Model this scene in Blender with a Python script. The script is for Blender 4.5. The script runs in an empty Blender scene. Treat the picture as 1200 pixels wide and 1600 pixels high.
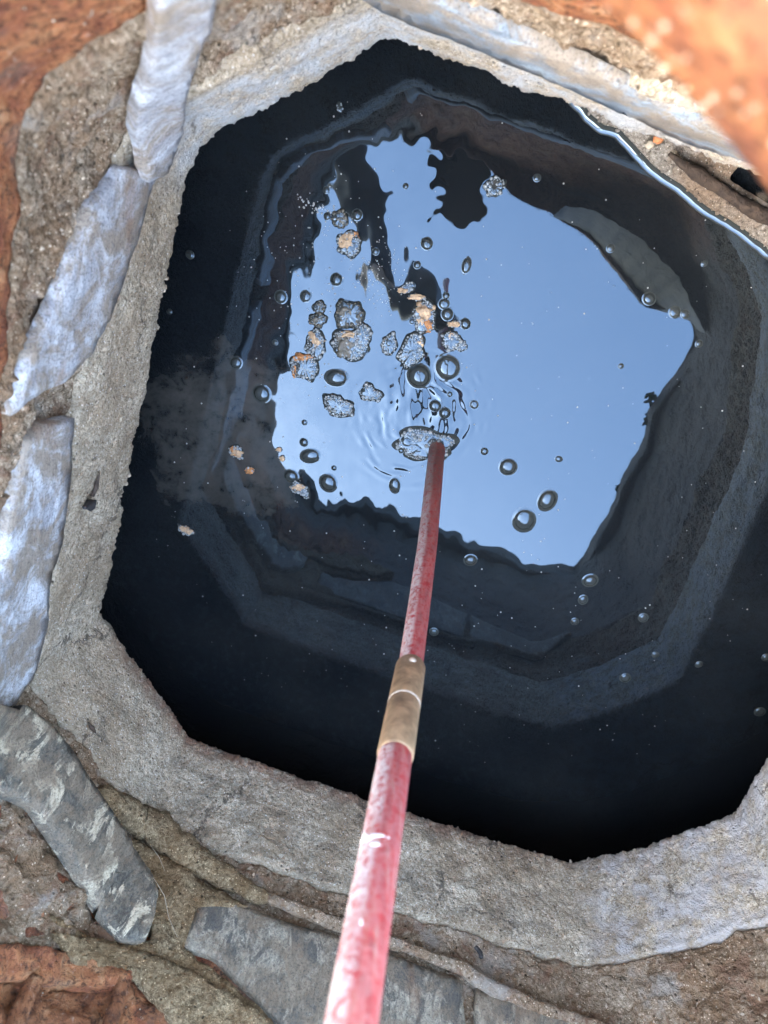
import bpy, bmesh, math, random
import numpy as np
from mathutils import Vector, Matrix, noise
from mathutils.geometry import delaunay_2d_cdt, intersect_point_tri_2d
random.seed(7)
rng = np.random.default_rng(7)

# ------------------------------------------------------------------ camera
F = 1155.0; CAMZ = 0.60                       # focal length in photo pixels, lens height above the water
nad = np.array([125, 510, -1155.0]); nad /= np.linalg.norm(nad)
UZ = -nad
UY = np.array([0, 1, 0.0]); UY = UY - UY.dot(UZ) * UZ; UY /= np.linalg.norm(UY)
UX = np.cross(UY, UZ)
R = np.array([UX, UY, UZ])
CAM = np.array([0, 0, CAMZ])
scene = bpy.context.scene
C = scene.collection
cam = bpy.data.cameras.new('camera'); camo = bpy.data.objects.new('camera', cam); C.objects.link(camo)
M4 = Matrix([[*R[0], 0], [*R[1], 0], [*R[2], CAMZ], [0, 0, 0, 1]])
camo.matrix_world = M4
cam.sensor_fit = 'VERTICAL'; cam.sensor_height = 9.8; cam.sensor_width = 7.35
cam.lens = 9.8 * F / 1600
cam.clip_start = 0.01; cam.clip_end = 500
cam.dof.use_dof = True; cam.dof.focus_distance = 0.60; cam.dof.aperture_fstop = 2.6
scene.camera = camo

# ------------------------------------------------------------------ light
SUN_EL = math.radians(16); SUN_AZ = (-0.80, -0.60)
world = bpy.data.worlds.new("World"); scene.world = world; world.use_nodes = True
wn = world.node_tree.nodes; wl = world.node_tree.links
sky = wn.new('ShaderNodeTexSky'); sky.sky_type = 'NISHITA'; sky.sun_disc = False
sky.sun_elevation = SUN_EL; sky.sun_rotation = math.atan2(SUN_AZ[0], SUN_AZ[1])
sky.air_density = 1.0; sky.dust_density = 8.0; sky.ozone_density = 0.0
wn['Background'].inputs['Strength'].default_value = 0.15
wl.new(sky.outputs[0], wn['Background'].inputs['Color'])
sun = bpy.data.lights.new('sun', 'SUN'); sun.energy = 2.0; sun.angle = math.radians(0.5); sun.color = (1, 0.93, 0.82)
suno = bpy.data.objects.new('sun', sun); C.objects.link(suno)
sd = Vector((SUN_AZ[0] * math.cos(SUN_EL), SUN_AZ[1] * math.cos(SUN_EL), math.sin(SUN_EL)))
suno.rotation_euler = sd.to_track_quat('Z', 'Y').to_euler(); suno.location = (-2, -2, 3)
scene.view_settings.view_transform = 'Standard'; scene.view_settings.look = 'None'
scene.view_settings.exposure = 5.43; scene.view_settings.gamma = 1
scene.view_settings.use_curve_mapping = False

# ------------------------------------------------------------------ helpers
def ray(px, py): return R @ np.array([px - 600, 800 - py, -F])
def at(px, py, z):
    d = ray(px, py); return CAM + d * (z - CAMZ) / d[2]
def mir(px, py, z):                            # a point at height z whose reflection in the water is seen at this pixel
    d = ray(px, py); q = CAM + d * (-z - CAMZ) / d[2]; return np.array([q[0], q[1], z])
def px_m(px, py, z=0):                         # metres per photo pixel there
    p = at(px, py, z); return float(-(R.T @ (p - CAM))[2]) / F

def obj(name, verts, faces, mat, parent=None, smooth=True, mats=None):
    me = bpy.data.meshes.new(name)
    me.from_pydata([tuple(v) for v in verts], [], [tuple(f) for f in faces]); me.update()
    if smooth: me.polygons.foreach_set('use_smooth', [True] * len(me.polygons))
    if mat: me.materials.append(mat)
    o = bpy.data.objects.new(name, me); C.objects.link(o)
    if parent: o.parent = parent
    return o
def tag(o, label, cat, group=None):
    o['label'] = label; o['category'] = cat
    if group: o['group'] = group
    return o
def thing(name, label, cat, loc=(0, 0, 0), group=None):
    o = bpy.data.objects.new(name, None); C.objects.link(o); o.location = loc; o.empty_display_size = .02
    return tag(o, label, cat, group)
def attach(o, p):
    o.parent = p; o.matrix_parent_inverse = Matrix.Translation(-Vector(p.location)); return o
def fbm(p, s, o=4):
    return noise.fractal(Vector(p) * s, 1.0, 2.0, o)
def nz(p, s): return noise.noise(Vector(p) * s)

# ------------------------------------------------------------------ materials
class NT:
    def __init__(s, name):
        s.m = bpy.data.materials.new(name); s.m.use_nodes = True
        s.n = s.m.node_tree.nodes; s.l = s.m.node_tree.links
        s.b = s.n['Principled BSDF']
        s.tc = s.n.new('ShaderNodeNewGeometry').outputs['Position']
    def lk(s, a, b): s.l.new(a, b)
    def setin(s, sock, v):
        if hasattr(v, 'node'): s.lk(v, sock)
        else:
            if isinstance(v, tuple) and len(v) == 3 and sock.type == 'RGBA': v = (*v, 1)
            sock.default_value = v
    def noise(s, scale, detail=4, rough=.6, dist=0, vec=None, col=False):
        n = s.n.new('ShaderNodeTexNoise'); s.lk(vec or s.tc, n.inputs['Vector'])
        n.inputs['Scale'].default_value = scale; n.inputs['Detail'].default_value = detail
        n.inputs['Roughness'].default_value = rough; n.inputs['Distortion'].default_value = dist
        return n.outputs['Color' if col else 'Fac']
    def voro(s, scale, feat='F1', vec=None, out='Distance', rnd=1):
        n = s.n.new('ShaderNodeTexVoronoi'); n.feature = feat; s.lk(vec or s.tc, n.inputs['Vector'])
        n.inputs['Scale'].default_value = scale; n.inputs['Randomness'].default_value = rnd
        return n.outputs[out]
    def ramp(s, fac, stops, interp='LINEAR'):
        n = s.n.new('ShaderNodeValToRGB'); s.lk(fac, n.inputs[0]); cr = n.color_ramp; cr.interpolation = interp
        while len(cr.elements) < len(stops): cr.elements.new(.5)
        for e, (p, c) in zip(cr.elements, stops):
            e.position = p; e.color = (c, c, c, 1) if not isinstance(c, tuple) else (*c, 1)
        return n.outputs[0]
    def mix(s, fac, a, b, mode='MIX'):
        n = s.n.new('ShaderNodeMix'); n.data_type = 'RGBA'; n.blend_type = mode
        s.setin(n.inputs[0], fac); s.setin(n.inputs[6], a); s.setin(n.inputs[7], b); return n.outputs[2]
    def math(s, op, a, b=0.0, c=None):
        n = s.n.new('ShaderNodeMath'); n.operation = op; s.setin(n.inputs[0], a); s.setin(n.inputs[1], b)
        if c is not None: s.setin(n.inputs[2], c)
        return n.outputs[0]
    def vmath(s, op, a, b=(0, 0, 0), scale=None):
        n = s.n.new('ShaderNodeVectorMath'); n.operation = op; s.setin(n.inputs[0], a); s.setin(n.inputs[1], b)
        if scale is not None: s.setin(n.inputs['Scale'], scale)
        return n.outputs['Value' if op in ('LENGTH', 'DISTANCE') else 'Vector']
    def bump(s, h, dist, strength=1.0, normal=None):
        n = s.n.new('ShaderNodeBump'); s.lk(h, n.inputs['Height']); n.inputs['Distance'].default_value = dist
        n.inputs['Strength'].default_value = strength
        if normal: s.lk(normal, n.inputs['Normal'])
        return n.outputs['Normal']
    def out(s, col=None, rough=None, nrm=None, spec=None, metal=None):
        if col is not None: s.setin(s.b.inputs['Base Color'], col)
        if rough is not None: s.setin(s.b.inputs['Roughness'], rough)
        if nrm is not None: s.lk(nrm, s.b.inputs['Normal'])
        if spec is not None: s.setin(s.b.inputs['Specular IOR Level'], spec)
        if metal is not None: s.setin(s.b.inputs['Metallic'], metal)
        return s.m

def concrete_mat(name, dark, mid, light, stain, grain=520, bump=.0016):
    t = NT(name)
    big = t.noise(9, 6, .65, .4); med = t.noise(60, 6, .7, .3)
    fine = t.noise(grain, 5, .75, .6); worm = t.noise(grain * .55, 3, .6, 2.2)
    c = t.ramp(fine, [(.34, dark), (.45, mid), (.57, light), (.72, tuple(min(1, x * 1.5) for x in light))])
    c = t.mix(t.ramp(med, [(.38, 0.0), (.66, .75)]), c, t.mix(.62, c, dark))
    c = t.mix(t.ramp(big, [(.46, 0.0), (.62, .55)]), c, stain)
    c = t.mix(t.ramp(t.noise(17, 7, .72, .9), [(.50, 0.0), (.60, .55)]), c, t.mix(t.ramp(fine, [(.35, 0.0), (.5, 1.0)]), dark, stain))
    # dark hairline squiggles and pale grit
    sq = t.ramp(t.math('ABSOLUTE', t.math('SUBTRACT', worm, .5)), [(0, .75), (.022, 0.0)])
    c = t.mix(sq, c, tuple(x * .30 for x in mid))
    grit = t.voro(330, rnd=1)
    c = t.mix(t.ramp(grit, [(.10, .8), (.20, 0.0)]), c, tuple(min(1, x * 1.7) for x in light))
    pit = t.voro(120)
    c = t.mix(t.ramp(pit, [(.06, .8), (.14, 0.0)]), c, tuple(x * .35 for x in dark))
    h = t.math('ADD', t.math('MULTIPLY', fine, .8), t.math('MULTIPLY', worm, .5))
    h = t.math('ADD', h, t.math('MULTIPLY', med, 1.2))
    h = t.math('SUBTRACT', h, t.ramp(pit, [(.05, .5), (.16, 0.0)]))
    return t, c, t.bump(h, bump)

def m_concrete():
    t, c, nb = concrete_mat('aged_concrete', (.14, .113, .075), (.58, .49, .35), (.86, .77, .61), (.38, .285, .18), 380, bump=.0042)
    # rusty tide line near the lower arris, seen at the near corner of the collar
    sep = t.n.new('ShaderNodeSeparateXYZ'); t.lk(t.tc, sep.inputs[0])
    low = t.ramp(t.math('ADD', sep.outputs[2], t.math('MULTIPLY', t.noise(40, 4), .02)), [(.105, 1.0), (.122, 0.0)])
    wher = t.ramp(t.math('ADD', t.math('MULTIPLY', sep.outputs[1], -1), t.math('MULTIPLY', t.noise(14, 3), .1)), [(.38, 0.0), (.43, 1.0)])
    wher2 = t.ramp(sep.outputs[0], [(0.0, 1.0), (.03, 0.25)])
    f = t.math('MULTIPLY', t.math('MULTIPLY', low, wher), t.math('MULTIPLY', t.ramp(t.noise(120, 5), [(.36, 0.0), (.52, .8)]), wher2))
    c = t.mix(f, c, (.20, .085, .045))
    # dark algae film on the near wall
    al = t.ramp(t.noise(26, 7, .78, .8), [(.50, 0.0), (.64, .6)])
    c = t.mix(t.math('MULTIPLY', al, t.ramp(t.math('MULTIPLY', sep.outputs[1], -1), [(.25, .25), (.42, 1.0)])), c, (.15, .13, .10))
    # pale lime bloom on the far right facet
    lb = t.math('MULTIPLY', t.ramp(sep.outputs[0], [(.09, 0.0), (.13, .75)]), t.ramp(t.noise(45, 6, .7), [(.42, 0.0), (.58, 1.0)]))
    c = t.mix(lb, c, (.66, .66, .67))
    sky_sheen = t.math('MULTIPLY', t.ramp(sep.outputs[1], [(-.06 + .06, 0.0), (.03 + .0, .8)]), t.ramp(t.noise(38, 6, .7), [(.38, 0.0), (.56, 1.0)]))  # pale blue sky sheen painted into the colour of the upper walls
    sky_sheen = t.math('MULTIPLY', sky_sheen, t.ramp(sep.outputs[2], [(.165, 1.0), (.18, 0.0)]))
    c = t.mix(sky_sheen, c, (.58, .64, .69))
    ck = t.voro(9, 'DISTANCE_TO_EDGE', t.vmath('ADD', t.tc, t.vmath('SCALE', t.noise(24, 5, .7, 0, None, True), scale=.055)))
    c = t.mix(t.math('MULTIPLY', t.ramp(ck, [(.004, .85), (.014, 0.0)]), t.ramp(t.noise(11, 3), [(.48, 0.0), (.56, 1.0)])), c, (.09, .07, .05))
    c = t.mix(t.math('MULTIPLY', t.ramp(t.math('ADD', sep.outputs[2], t.math('MULTIPLY', t.noise(60, 5), .012)), [(.098, .45), (.108, 0.0)]), .8), c, (.15, .12, .085))
    return t.out(c, .62, nb, .6)
def concrete_m2():
    t, c, nb = concrete_mat('grey_rubble', (.10, .085, .065), (.34, .31, .26), (.52, .49, .43), (.30, .20, .12), 330, .005)
    return t.out(c, .8, nb, .3)
def m_mortar():
    t, c, nb = concrete_mat('brown_mortar', (.09, .062, .038), (.36, .28, .19), (.60, .50, .38), (.26, .15, .075), 300, .006)
    r = t.ramp(t.noise(38, 6, .7, .6), [(.53, 0.0), (.63, .8)])
    c = t.mix(r, c, (.24, .14, .09))
    lich = t.ramp(t.noise(21, 5, .7, .2), [(.56, 0.0), (.66, .6)])
    c = t.mix(lich, c, (.44, .42, .38))
    return t.out(c, .9, nb, .25)
def m_ochre():
    t, c, nb = concrete_mat('ochre_mortar', (.07, .048, .024), (.25, .18, .10), (.46, .36, .22), (.22, .13, .055), 320, .005)
    return t.out(c, .85, nb, .3)
def m_slate(name, dark, light, patch, pf=(.52, .60), sc=(1, 1, .45), bd=.003):
    t = NT(name)
    mp = t.n.new('ShaderNodeMapping'); t.lk(t.tc, mp.inputs[0]); mp.inputs['Scale'].default_value = sc
    v = mp.outputs[0]
    a = t.noise(300, 6, .75, .6, v); b = t.noise(70, 6, .7, .7, v); d = t.noise(24, 4, .6, .6, v)
    c = t.ramp(a, [(.34, dark), (.66, light)])
    c = t.mix(t.ramp(b, [(pf[0], 0.0), (pf[1], .9)]), c, patch)
    e = t.noise(33, 6, .75, .5)
    c = t.mix(t.ramp(e, [(.43, 0.0), (.56, .85)]), c, t.mix(a, (.10, .075, .05), (.36, .30, .22)))
    c = t.mix(t.ramp(d, [(.60, 0.0), (.72, .6)]), c, (.23, .14, .085))
    c = t.mix(t.ramp(t.noise(700, 4, .7), [(.35, .7), (.5, 0.0)]), c, (.05, .05, .05))
    h = t.math('ADD', t.math('MULTIPLY', a, .6), t.math('MULTIPLY', b, .8))
    return t.out(c, t.ramp(b, [(.3, .38), (.7, .62)]), t.bump(h, bd), .3)
def m_rust(name, bright=False):
    t = NT(name)
    a = t.noise(42, 7, .72, .5); b = t.noise(260, 6, .75, .4); d = t.noise(15, 4, .6, .2)
    if bright: st = [(.26, (.11, .045, .03)), (.42, (.32, .11, .055)), (.54, (.47, .19, .08)), (.66, (.56, .30, .15)), (.8, (.50, .40, .33))]
    else: st = [(.28, (.06, .028, .018)), (.42, (.19, .075, .035)), (.54, (.34, .14, .06)), (.66, (.42, .22, .11)), (.8, (.42, .34, .28))]
    c = t.ramp(a, st)
    c = t.mix(t.ramp(b, [(.40, .85), (.5, 0.0)]), c, (.07, .03, .018))
    c = t.mix(t.ramp(b, [(.60, 0.0), (.70, .6)]), c, (.62, .46, .36))
    c = t.mix(t.ramp(d, [(.56, 0.0), (.68, .5)]), c, (.30, .25, .21))
    if bright:
        sep = t.n.new('ShaderNodeSeparateXYZ'); t.lk(t.tc, sep.inputs[0])
        up = t.ramp(t.math('ADD', sep.outputs[2], t.math('MULTIPLY', d, .06)), [(.40, 0.0), (.45, 1.0)])
        side = t.ramp(t.math('ADD', sep.outputs[0], sep.outputs[1]), [(-.10, 1.0), (.02, 0.0)])
        g = t.ramp(t.math('ADD', sep.outputs[0], t.math('MULTIPLY', d, .1)), [(.20, 0.0), (.30, 1.0)])
        far = t.ramp(t.math('SUBTRACT', sep.outputs[0], t.math('MULTIPLY', sep.outputs[1], 1.0)), [(.30, 0.0), (.38, .92)])
        c = t.mix(t.math('MAXIMUM', far, t.math('MULTIPLY', up, side)), c, t.mix(b, (.07, .07, .065), (.26, .25, .23)))
    h = t.math('ADD', t.math('MULTIPLY', a, 1.4), t.math('MULTIPLY', b, .7))
    return t.out(c, .72, t.bump(h, .009), .35)
def m_plain(name, col, rough=.6, var=.35, scale=200, bump=.0006, spec=.5, metal=0.0):
    t = NT(name); n = t.noise(scale, 5, .65, .3)
    c = t.ramp(n, [(.3, tuple(x * (1 - var) for x in col)), (.7, tuple(min(1, x * (1 + var)) for x in col))])
    return t.out(c, rough, t.bump(n, bump), spec, metal)
def m_asphalt():
    t = NT('asphalt'); v = t.voro(110); n = t.noise(3, 6)
    c = t.mix(n, (.045, .044, .042), (.075, .072, .068)); c = t.mix(t.ramp(v, [(.1, .5), (.3, 0.0)]), c, (.16, .15, .14))
    return t.out(c, .9, t.bump(v, .002), .3)

FX = at(600, 520, 0); RODW = at(683, 700, 0)
def m_water(ripple=True):
    t = NT('murky_water' if ripple else 'bubble_film')
    b = t.b
    b.inputs['IOR'].default_value = 1.72; b.inputs['Roughness'].default_value = 0.0
    b.inputs['Specular Tint'].default_value = (.50, .73, 1.0, 1)
    col = (.007, .009, .011)
    if not ripple:
        return t.out((.035, .040, .038))
    # sediment cloud on the left, a stain drifting just under the surface
    mc = at(362, 690, 0)
    wob = t.noise(24, 7, .7, .25); fine = t.noise(60, 6, .7, .25)
    d = t.vmath('DISTANCE', t.tc, tuple(mc)); d = t.math('ADD', d, t.math('MULTIPLY', t.math('SUBTRACT', wob, .5), .13))
    m = t.ramp(d, [(.03, 1.0), (.066, .7), (.082, 0.0)])
    m = t.math('MULTIPLY', m, t.ramp(fine, [(.36, .15), (.46, .75), (.6, 1.0)]))
    c = t.mix(m, col, (.052, .052, .048))
    c2 = t.ramp(t.noise(7, 5, .6, .5), [(.4, 0.0), (.7, .5)]); c = t.mix(c2, c, (.020, .023, .024))
    t.setin(b.inputs['Base Color'], c)
    # ripple slopes: strong and fine where the rod stirs the water, gentle elsewhere
    mp = t.n.new('ShaderNodeMapping'); t.lk(t.tc, mp.inputs[0]); mp.inputs['Scale'].default_value = (1.0, .30, 1); mp.inputs['Rotation'].default_value = (0, 0, -.25)
    def slopes(scale, det, amp, vec=None, rough=.5):
        n = t.noise(scale, det, rough, 0, vec, True)
        return t.vmath('SCALE', t.vmath('SUBTRACT', n, (.5, .5, .5)), scale=amp)
    dA = t.vmath('DISTANCE', t.tc, tuple(at(655, 620, 0))); dB = t.vmath('DISTANCE', t.tc, tuple(at(560, 450, 0)))
    dC = t.vmath('DISTANCE', t.tc, tuple(at(470, 720, 0)))
    gA = t.ramp(dA, [(.012, 1.0), (.046, 0.0)], 'EASE'); gB = t.ramp(dB, [(.02, 1.0), (.10, 0.0)], 'EASE'); gC = t.ramp(dC, [(.02, 1.0), (.16, .0)], 'EASE')
    s = slopes(22, 0, .006)
    gF = t.ramp(t.vmath('DISTANCE', t.tc, tuple(at(745, 555, 0))), [(.175, 1.0), (.225, .12)])
    gD = t.ramp(t.vmath('DISTANCE', t.tc, tuple(at(1100, 560, 0))), [(.16, .15), (.30, 1.0)])
    s = t.vmath('ADD', s, slopes(78, .3, t.math('MULTIPLY', t.math('MULTIPLY', gD, gF), .036)))
    s = t.vmath('ADD', s, slopes(125, .9, t.math('MULTIPLY', gA, .80), mp.outputs[0]))
    s = t.vmath('ADD', s, slopes(46, 2, t.math('MULTIPLY', gB, .16), mp.outputs[0]))
    s = t.vmath('ADD', s, slopes(110, 1, t.math('MULTIPLY', gC, .05), mp.outputs[0]))
    gE = t.ramp(t.vmath('DISTANCE', t.tc, tuple(at(672, 285, 0))), [(.03, 1.0), (.062, 0.0)], 'EASE')
    s = t.vmath('ADD', s, slopes(105, 0, t.math('MULTIPLY', gE, .040)))
    c0 = tuple(at(650, 655, 0)); dv = t.vmath('SUBTRACT', t.tc, c0); rr = t.vmath('LENGTH', dv)
    ph = t.math('SINE', t.math('ADD', t.math('MULTIPLY', rr, 2 * math.pi / .0085), t.math('MULTIPLY', t.noise(40, 1, .5), 9.0)))
    gR = t.ramp(rr, [(.012, 0.0), (.024, 1.0), (.07, 0.0)]); gM = t.ramp(t.noise(55, 1, .5), [(.44, 0.0), (.60, 1.0)])
    s = t.vmath('ADD', s, t.vmath('SCALE', t.vmath('NORMALIZE', dv), scale=t.math('MULTIPLY', ph, t.math('MULTIPLY', t.math('MULTIPLY', gR, gM), .19))))
    s = t.vmath('MULTIPLY', s, (1, 1, 0)); g = t.n.new('ShaderNodeNewGeometry')
    t.lk(t.vmath('NORMALIZE', t.vmath('ADD', g.outputs['Normal'], s)), b.inputs['Normal'])
    return t.m
def m_rod():
    t = NT('red_fibreglass')
    sep = t.n.new('ShaderNodeSeparateXYZ'); t.lk(t.tc, sep.inputs[0])
    mp = t.n.new('ShaderNodeMapping'); t.lk(t.tc, mp.inputs[0]); mp.inputs['Scale'].default_value = (1, 1, .045)
    st = t.noise(420, 5, .6, .1, mp.outputs[0]); fn = t.noise(330, 6, .75, .5); md = t.noise(55, 5, .7, .6)
    c = t.ramp(st, [(.3, (.26, .008, .012)), (.5, (.43, .020, .026)), (.68, (.50, .075, .07))])
    c = t.mix(t.ramp(st, [(.56, 0.0), (.66, .5)]), c, (.30, .20, .15))
    # pale scuffs; mostly on the left side of the upper length
    sc = t.math('MULTIPLY', t.ramp(fn, [(.38, 0.0), (.54, .95)]), t.ramp(md, [(.34, .45), (.50, 1.0)]))
    left = t.ramp(t.math('MULTIPLY', t.math('ADD', sep.outputs[0], .031), 1.0), [(-.004 + .0, 1.0), (.001, .25)])
    g = t.n.new('ShaderNodeNewGeometry'); sn = t.n.new('ShaderNodeSeparateXYZ'); t.lk(g.outputs['Normal'], sn.inputs[0])
    side = t.ramp(t.math('ADD', sn.outputs[0], t.math('MULTIPLY', md, .5)), [(-.35 + .35, 1.0), (.34, .20)])
    c = t.mix(t.math('MULTIPLY', sc, side), c, (.72, .66, .66))
    # grey brown slime low down
    low = t.ramp(t.math('ADD', sep.outputs[2], t.math('MULTIPLY', md, .08)), [(.06, .85), (.22, .15)])
    c = t.mix(t.math('MULTIPLY', low, t.ramp(fn, [(.36, .35), (.56, 1.0)])), c, (.17, .095, .075))
    return t.out(c, .55, t.bump(t.math('ADD', fn, st), .0012), .35)

MAT = dict(
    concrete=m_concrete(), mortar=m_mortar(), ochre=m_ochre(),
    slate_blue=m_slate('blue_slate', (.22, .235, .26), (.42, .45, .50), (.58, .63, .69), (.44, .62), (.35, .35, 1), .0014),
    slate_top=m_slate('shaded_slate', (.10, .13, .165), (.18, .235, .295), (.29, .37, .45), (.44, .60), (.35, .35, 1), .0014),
    slate_dark=m_slate('dark_slate', (.045, .043, .038), (.21, .20, .165), (.66, .60, .45), (.52, .56)),
    slate_grey=m_slate('grey_slab', (.13, .12, .10), (.50, .46, .36), (.09, .088, .08), (.48, .54)),
    rust=m_rust('rusty_iron'), rust_bright=m_rust('orange_rust', True),
    water=m_water(), film=m_water(False), rod=m_rod(),
    brass=m_plain('dull_brass', (.40, .28, .17), .5, .5, 110, .0006, .5, .3),
    pale=m_plain('pale_dried_paint', (.78, .76, .74), .6, .15, 300), worn=m_plain('worn_metal_edge', (.68, .60, .5), .4, .3, 300, .0002, .5, .3),
    scum=m_plain('tan_scum', (.44, .31, .19), .5, .6, 260, .0015), scum_o=m_plain('orange_scum', (.42, .19, .07), .5, .6, 260, .0015),
    scum_d=m_plain('dark_scum', (.10, .095, .075), .3, .6, 260, .0015, .7),
    foam=m_plain('foam_raft', (.24, .27, .28), .12, .5, 500, .0008, .9),
    speck=m_plain('pale_speck', (.38, .38, .36), .6, .3, 900), bark=m_plain('dark_root_bark', (.045, .03, .02), .8, .6, 150, .003),
    rubble=concrete_m2(), olive=m_plain('olive_corroded_iron', (.13, .105, .065), .6, .55, 45, .003, .3), gravel=m_plain('gravel_mortar', (.46, .39, .30), .9, .6, 260, .004), black=m_plain('black_grit', (.02, .02, .022), .5, .3, 200),
    soil=m_plain('dark_soil', (.06, .045, .035), .95, .5, 150, .004), brick=m_plain('red_brick', (.26, .10, .06), .9, .4, 120, .003),
    chamber=m_plain('slimed_chamber_wall', (.012, .012, .011), .7, .5, 60, .003), asphalt=m_asphalt(),
    chip=m_plain('orange_chip', (.45, .18, .07), .7, .3, 300), leaf=m_plain('moss_green', (.08, .20, .04), .7, .4, 300),
    skin=m_plain('skin', (.45, .28, .2), .5, .1, 90, .0004), cloth=m_plain('navy_workwear', (.03, .035, .05), .85, .25, 300, .001),
    hair=m_plain('dark_hair', (.03, .02, .015), .6, .3, 300, .002), phone=m_plain('dark_phone_shell', (.03, .03, .035), .3, .1, 200, .0001),
    glass=m_plain('black_glass', (.01, .01, .012), .05, .1, 200, .0), boot=m_plain('black_boot', (.02, .018, .016), .5, .3, 100),
    bug=m_plain('dark_brown_seed', (.05, .032, .02), .5, .3, 300), web=m_plain('web_fibre', (.42, .37, .28), .7, .2, 300),
)

# ------------------------------------------------------------------ the shaft outline, traced at the arris of the concrete collar
H1 = .09
O_px = [(610, 62), (690, 92), (760, 116), (900, 166), (1080, 232), (1200, 280), (1330, 350), (1420, 600), (1358, 895), (1272, 1045), (1204, 1172),
        (1142, 1268), (1010, 1318), (890, 1345), (760, 1306), (640, 1268), (455, 1206), (298, 1150), (226, 1048), (160, 955), (187, 820), (238, 570), (268, 410),
        (290, 285), (310, 238), (345, 205), (450, 152), (540, 103)]
O = np.array([at(x, y, H1)[:2] for x, y in O_px])
CEN = np.array([-.0, -.25])
def resample(P, n, closed=True):
    Q = np.vstack([P, P[:1]]) if closed else P
    L = np.r_[0, np.cumsum(np.linalg.norm(np.diff(Q, axis=0), axis=1))]
    s = np.linspace(0, L[-1], n + 1)[:-1] if closed else np.linspace(0, L[-1], n)
    return np.stack([np.interp(s, L, Q[:, k]) for k in range(Q.shape[1])], 1)
NS = 1800
def smooth(P, w):
    k = np.hanning(2 * w + 1); k /= k.sum(); n = len(P)
    idx = (np.arange(n)[:, None] + np.arange(-w, w + 1)[None]) % n
    return (P[idx] * k[None, :, None]).sum(1)
OP = smooth(resample(O, NS), 5)
tan = np.roll(OP, -1, 0) - np.roll(OP, 1, 0); tan = smooth(tan, 12); tan /= np.linalg.norm(tan, axis=1)[:, None]
NRM = np.stack([tan[:, 1], -tan[:, 0]], 1)
if ((OP - CEN) * NRM).sum(1).mean() < 0: NRM = -NRM          # outward
def wall(px, py, off=0.0):
    """where the sight line of a photo pixel meets the shaft wall pushed out by off"""
    d = ray(px, py); best = None
    A = OP[::12] + NRM[::12] * off; B = np.roll(A, -1, 0)
    e = B - A; w = A - CAM[:2]
    den = d[0] * e[:, 1] - d[1] * e[:, 0]
    den = np.where(abs(den) < 1e-12, 1e-12, den)
    tt = (w[:, 0] * e[:, 1] - w[:, 1] * e[:, 0]) / den
    uu = (w[:, 0] * d[1] - w[:, 1] * d[0]) / den
    ok = (uu >= -1e-6) & (uu <= 1 + 1e-6) & (tt > 0)
    if not ok.any(): return None
    k = np.where(ok)[0][np.argmin(tt[ok])]
    n = NRM[::12][k]
    return CAM + d * tt[k], np.array([n[0], n[1], 0])

def loft(name, rows, mat, parent=None, step=1):
    """rows: list of functions (index array) -> (offset, z); a closed band round the shaft"""
    n = NS // step; vs = []
    for r in rows:
        for i in range(0, NS, step):
            off, z = r(i); p = OP[i] + NRM[i] * off
            vs.append((p[0], p[1], z))
    fs = []
    for a in range(len(rows) - 1):
        for i in range(n):
            j = (i + 1) % n
            fs.append((a * n + j, a * n + i, (a + 1) * n + i, (a + 1) * n + j))
    return obj(name, vs, fs, mat, parent)

# ------------------------------------------------------------------ ground, chamber, water
fz = .497
def ring_xy(scale_fn, n=96):
    P = resample(O, n); c = P.mean(0); return [scale_fn(p, c) for p in P]
def structure(o): o['kind'] = 'structure'; return o
n = 96; base = resample(O, n); vs = []; fs = []
base_n = np.array([NRM[int(i * NS / n)] for i in range(n)])
for k, r in enumerate([.095, .2, .5, 1.2, 3, 8, 25, 90, 250]):
    for i in range(n):
        p = base[i] + base_n[i] * .095 if k == 0 else CEN + (base[i] - CEN) / np.linalg.norm(base[i] - CEN) * (r + .33 + (.02 if k else 0))
        vs.append((p[0], p[1], fz + (0.004 * nz((p[0], p[1], 0), 3) if k > 1 else 0)))
for k in range(8):
    for i in range(n):
        j = (i + 1) % n; fs.append((k * n + i, k * n + j, (k + 1) * n + j, (k + 1) * n + i))
structure(obj('ground', vs, fs, MAT['asphalt']))

def rows_of(zs, offf, amp, sc, det=4):
    out = []
    for z0 in zs:
        def f(i, z0=z0):
            p = OP[i]; v = Vector((p[0], p[1], z0))
            return offf(i, z0) + amp * noise.fractal(v * sc, 1.0, 2.0, det), z0
        out.append(f)
    return out
ch = loft('chamber_wall', rows_of(np.linspace(-.35, .1, 14), lambda i, z: .115, .006, 20), MAT['chamber'], None, 12)
structure(ch)
floor = [(CEN[0] + .6 * math.cos(a), CEN[1] + .6 * math.sin(a), -.34) for a in np.linspace(0, 2 * math.pi, 41)[:-1]]
structure(obj('chamber_floor', floor, [tuple(range(40))], MAT['chamber']))
wp = [(*(OP[i] + NRM[i] * .118), 0) for i in range(0, NS, 12)]
structure(obj('water', wp, [tuple(range(len(wp)))], MAT['water'], smooth=False))

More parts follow.
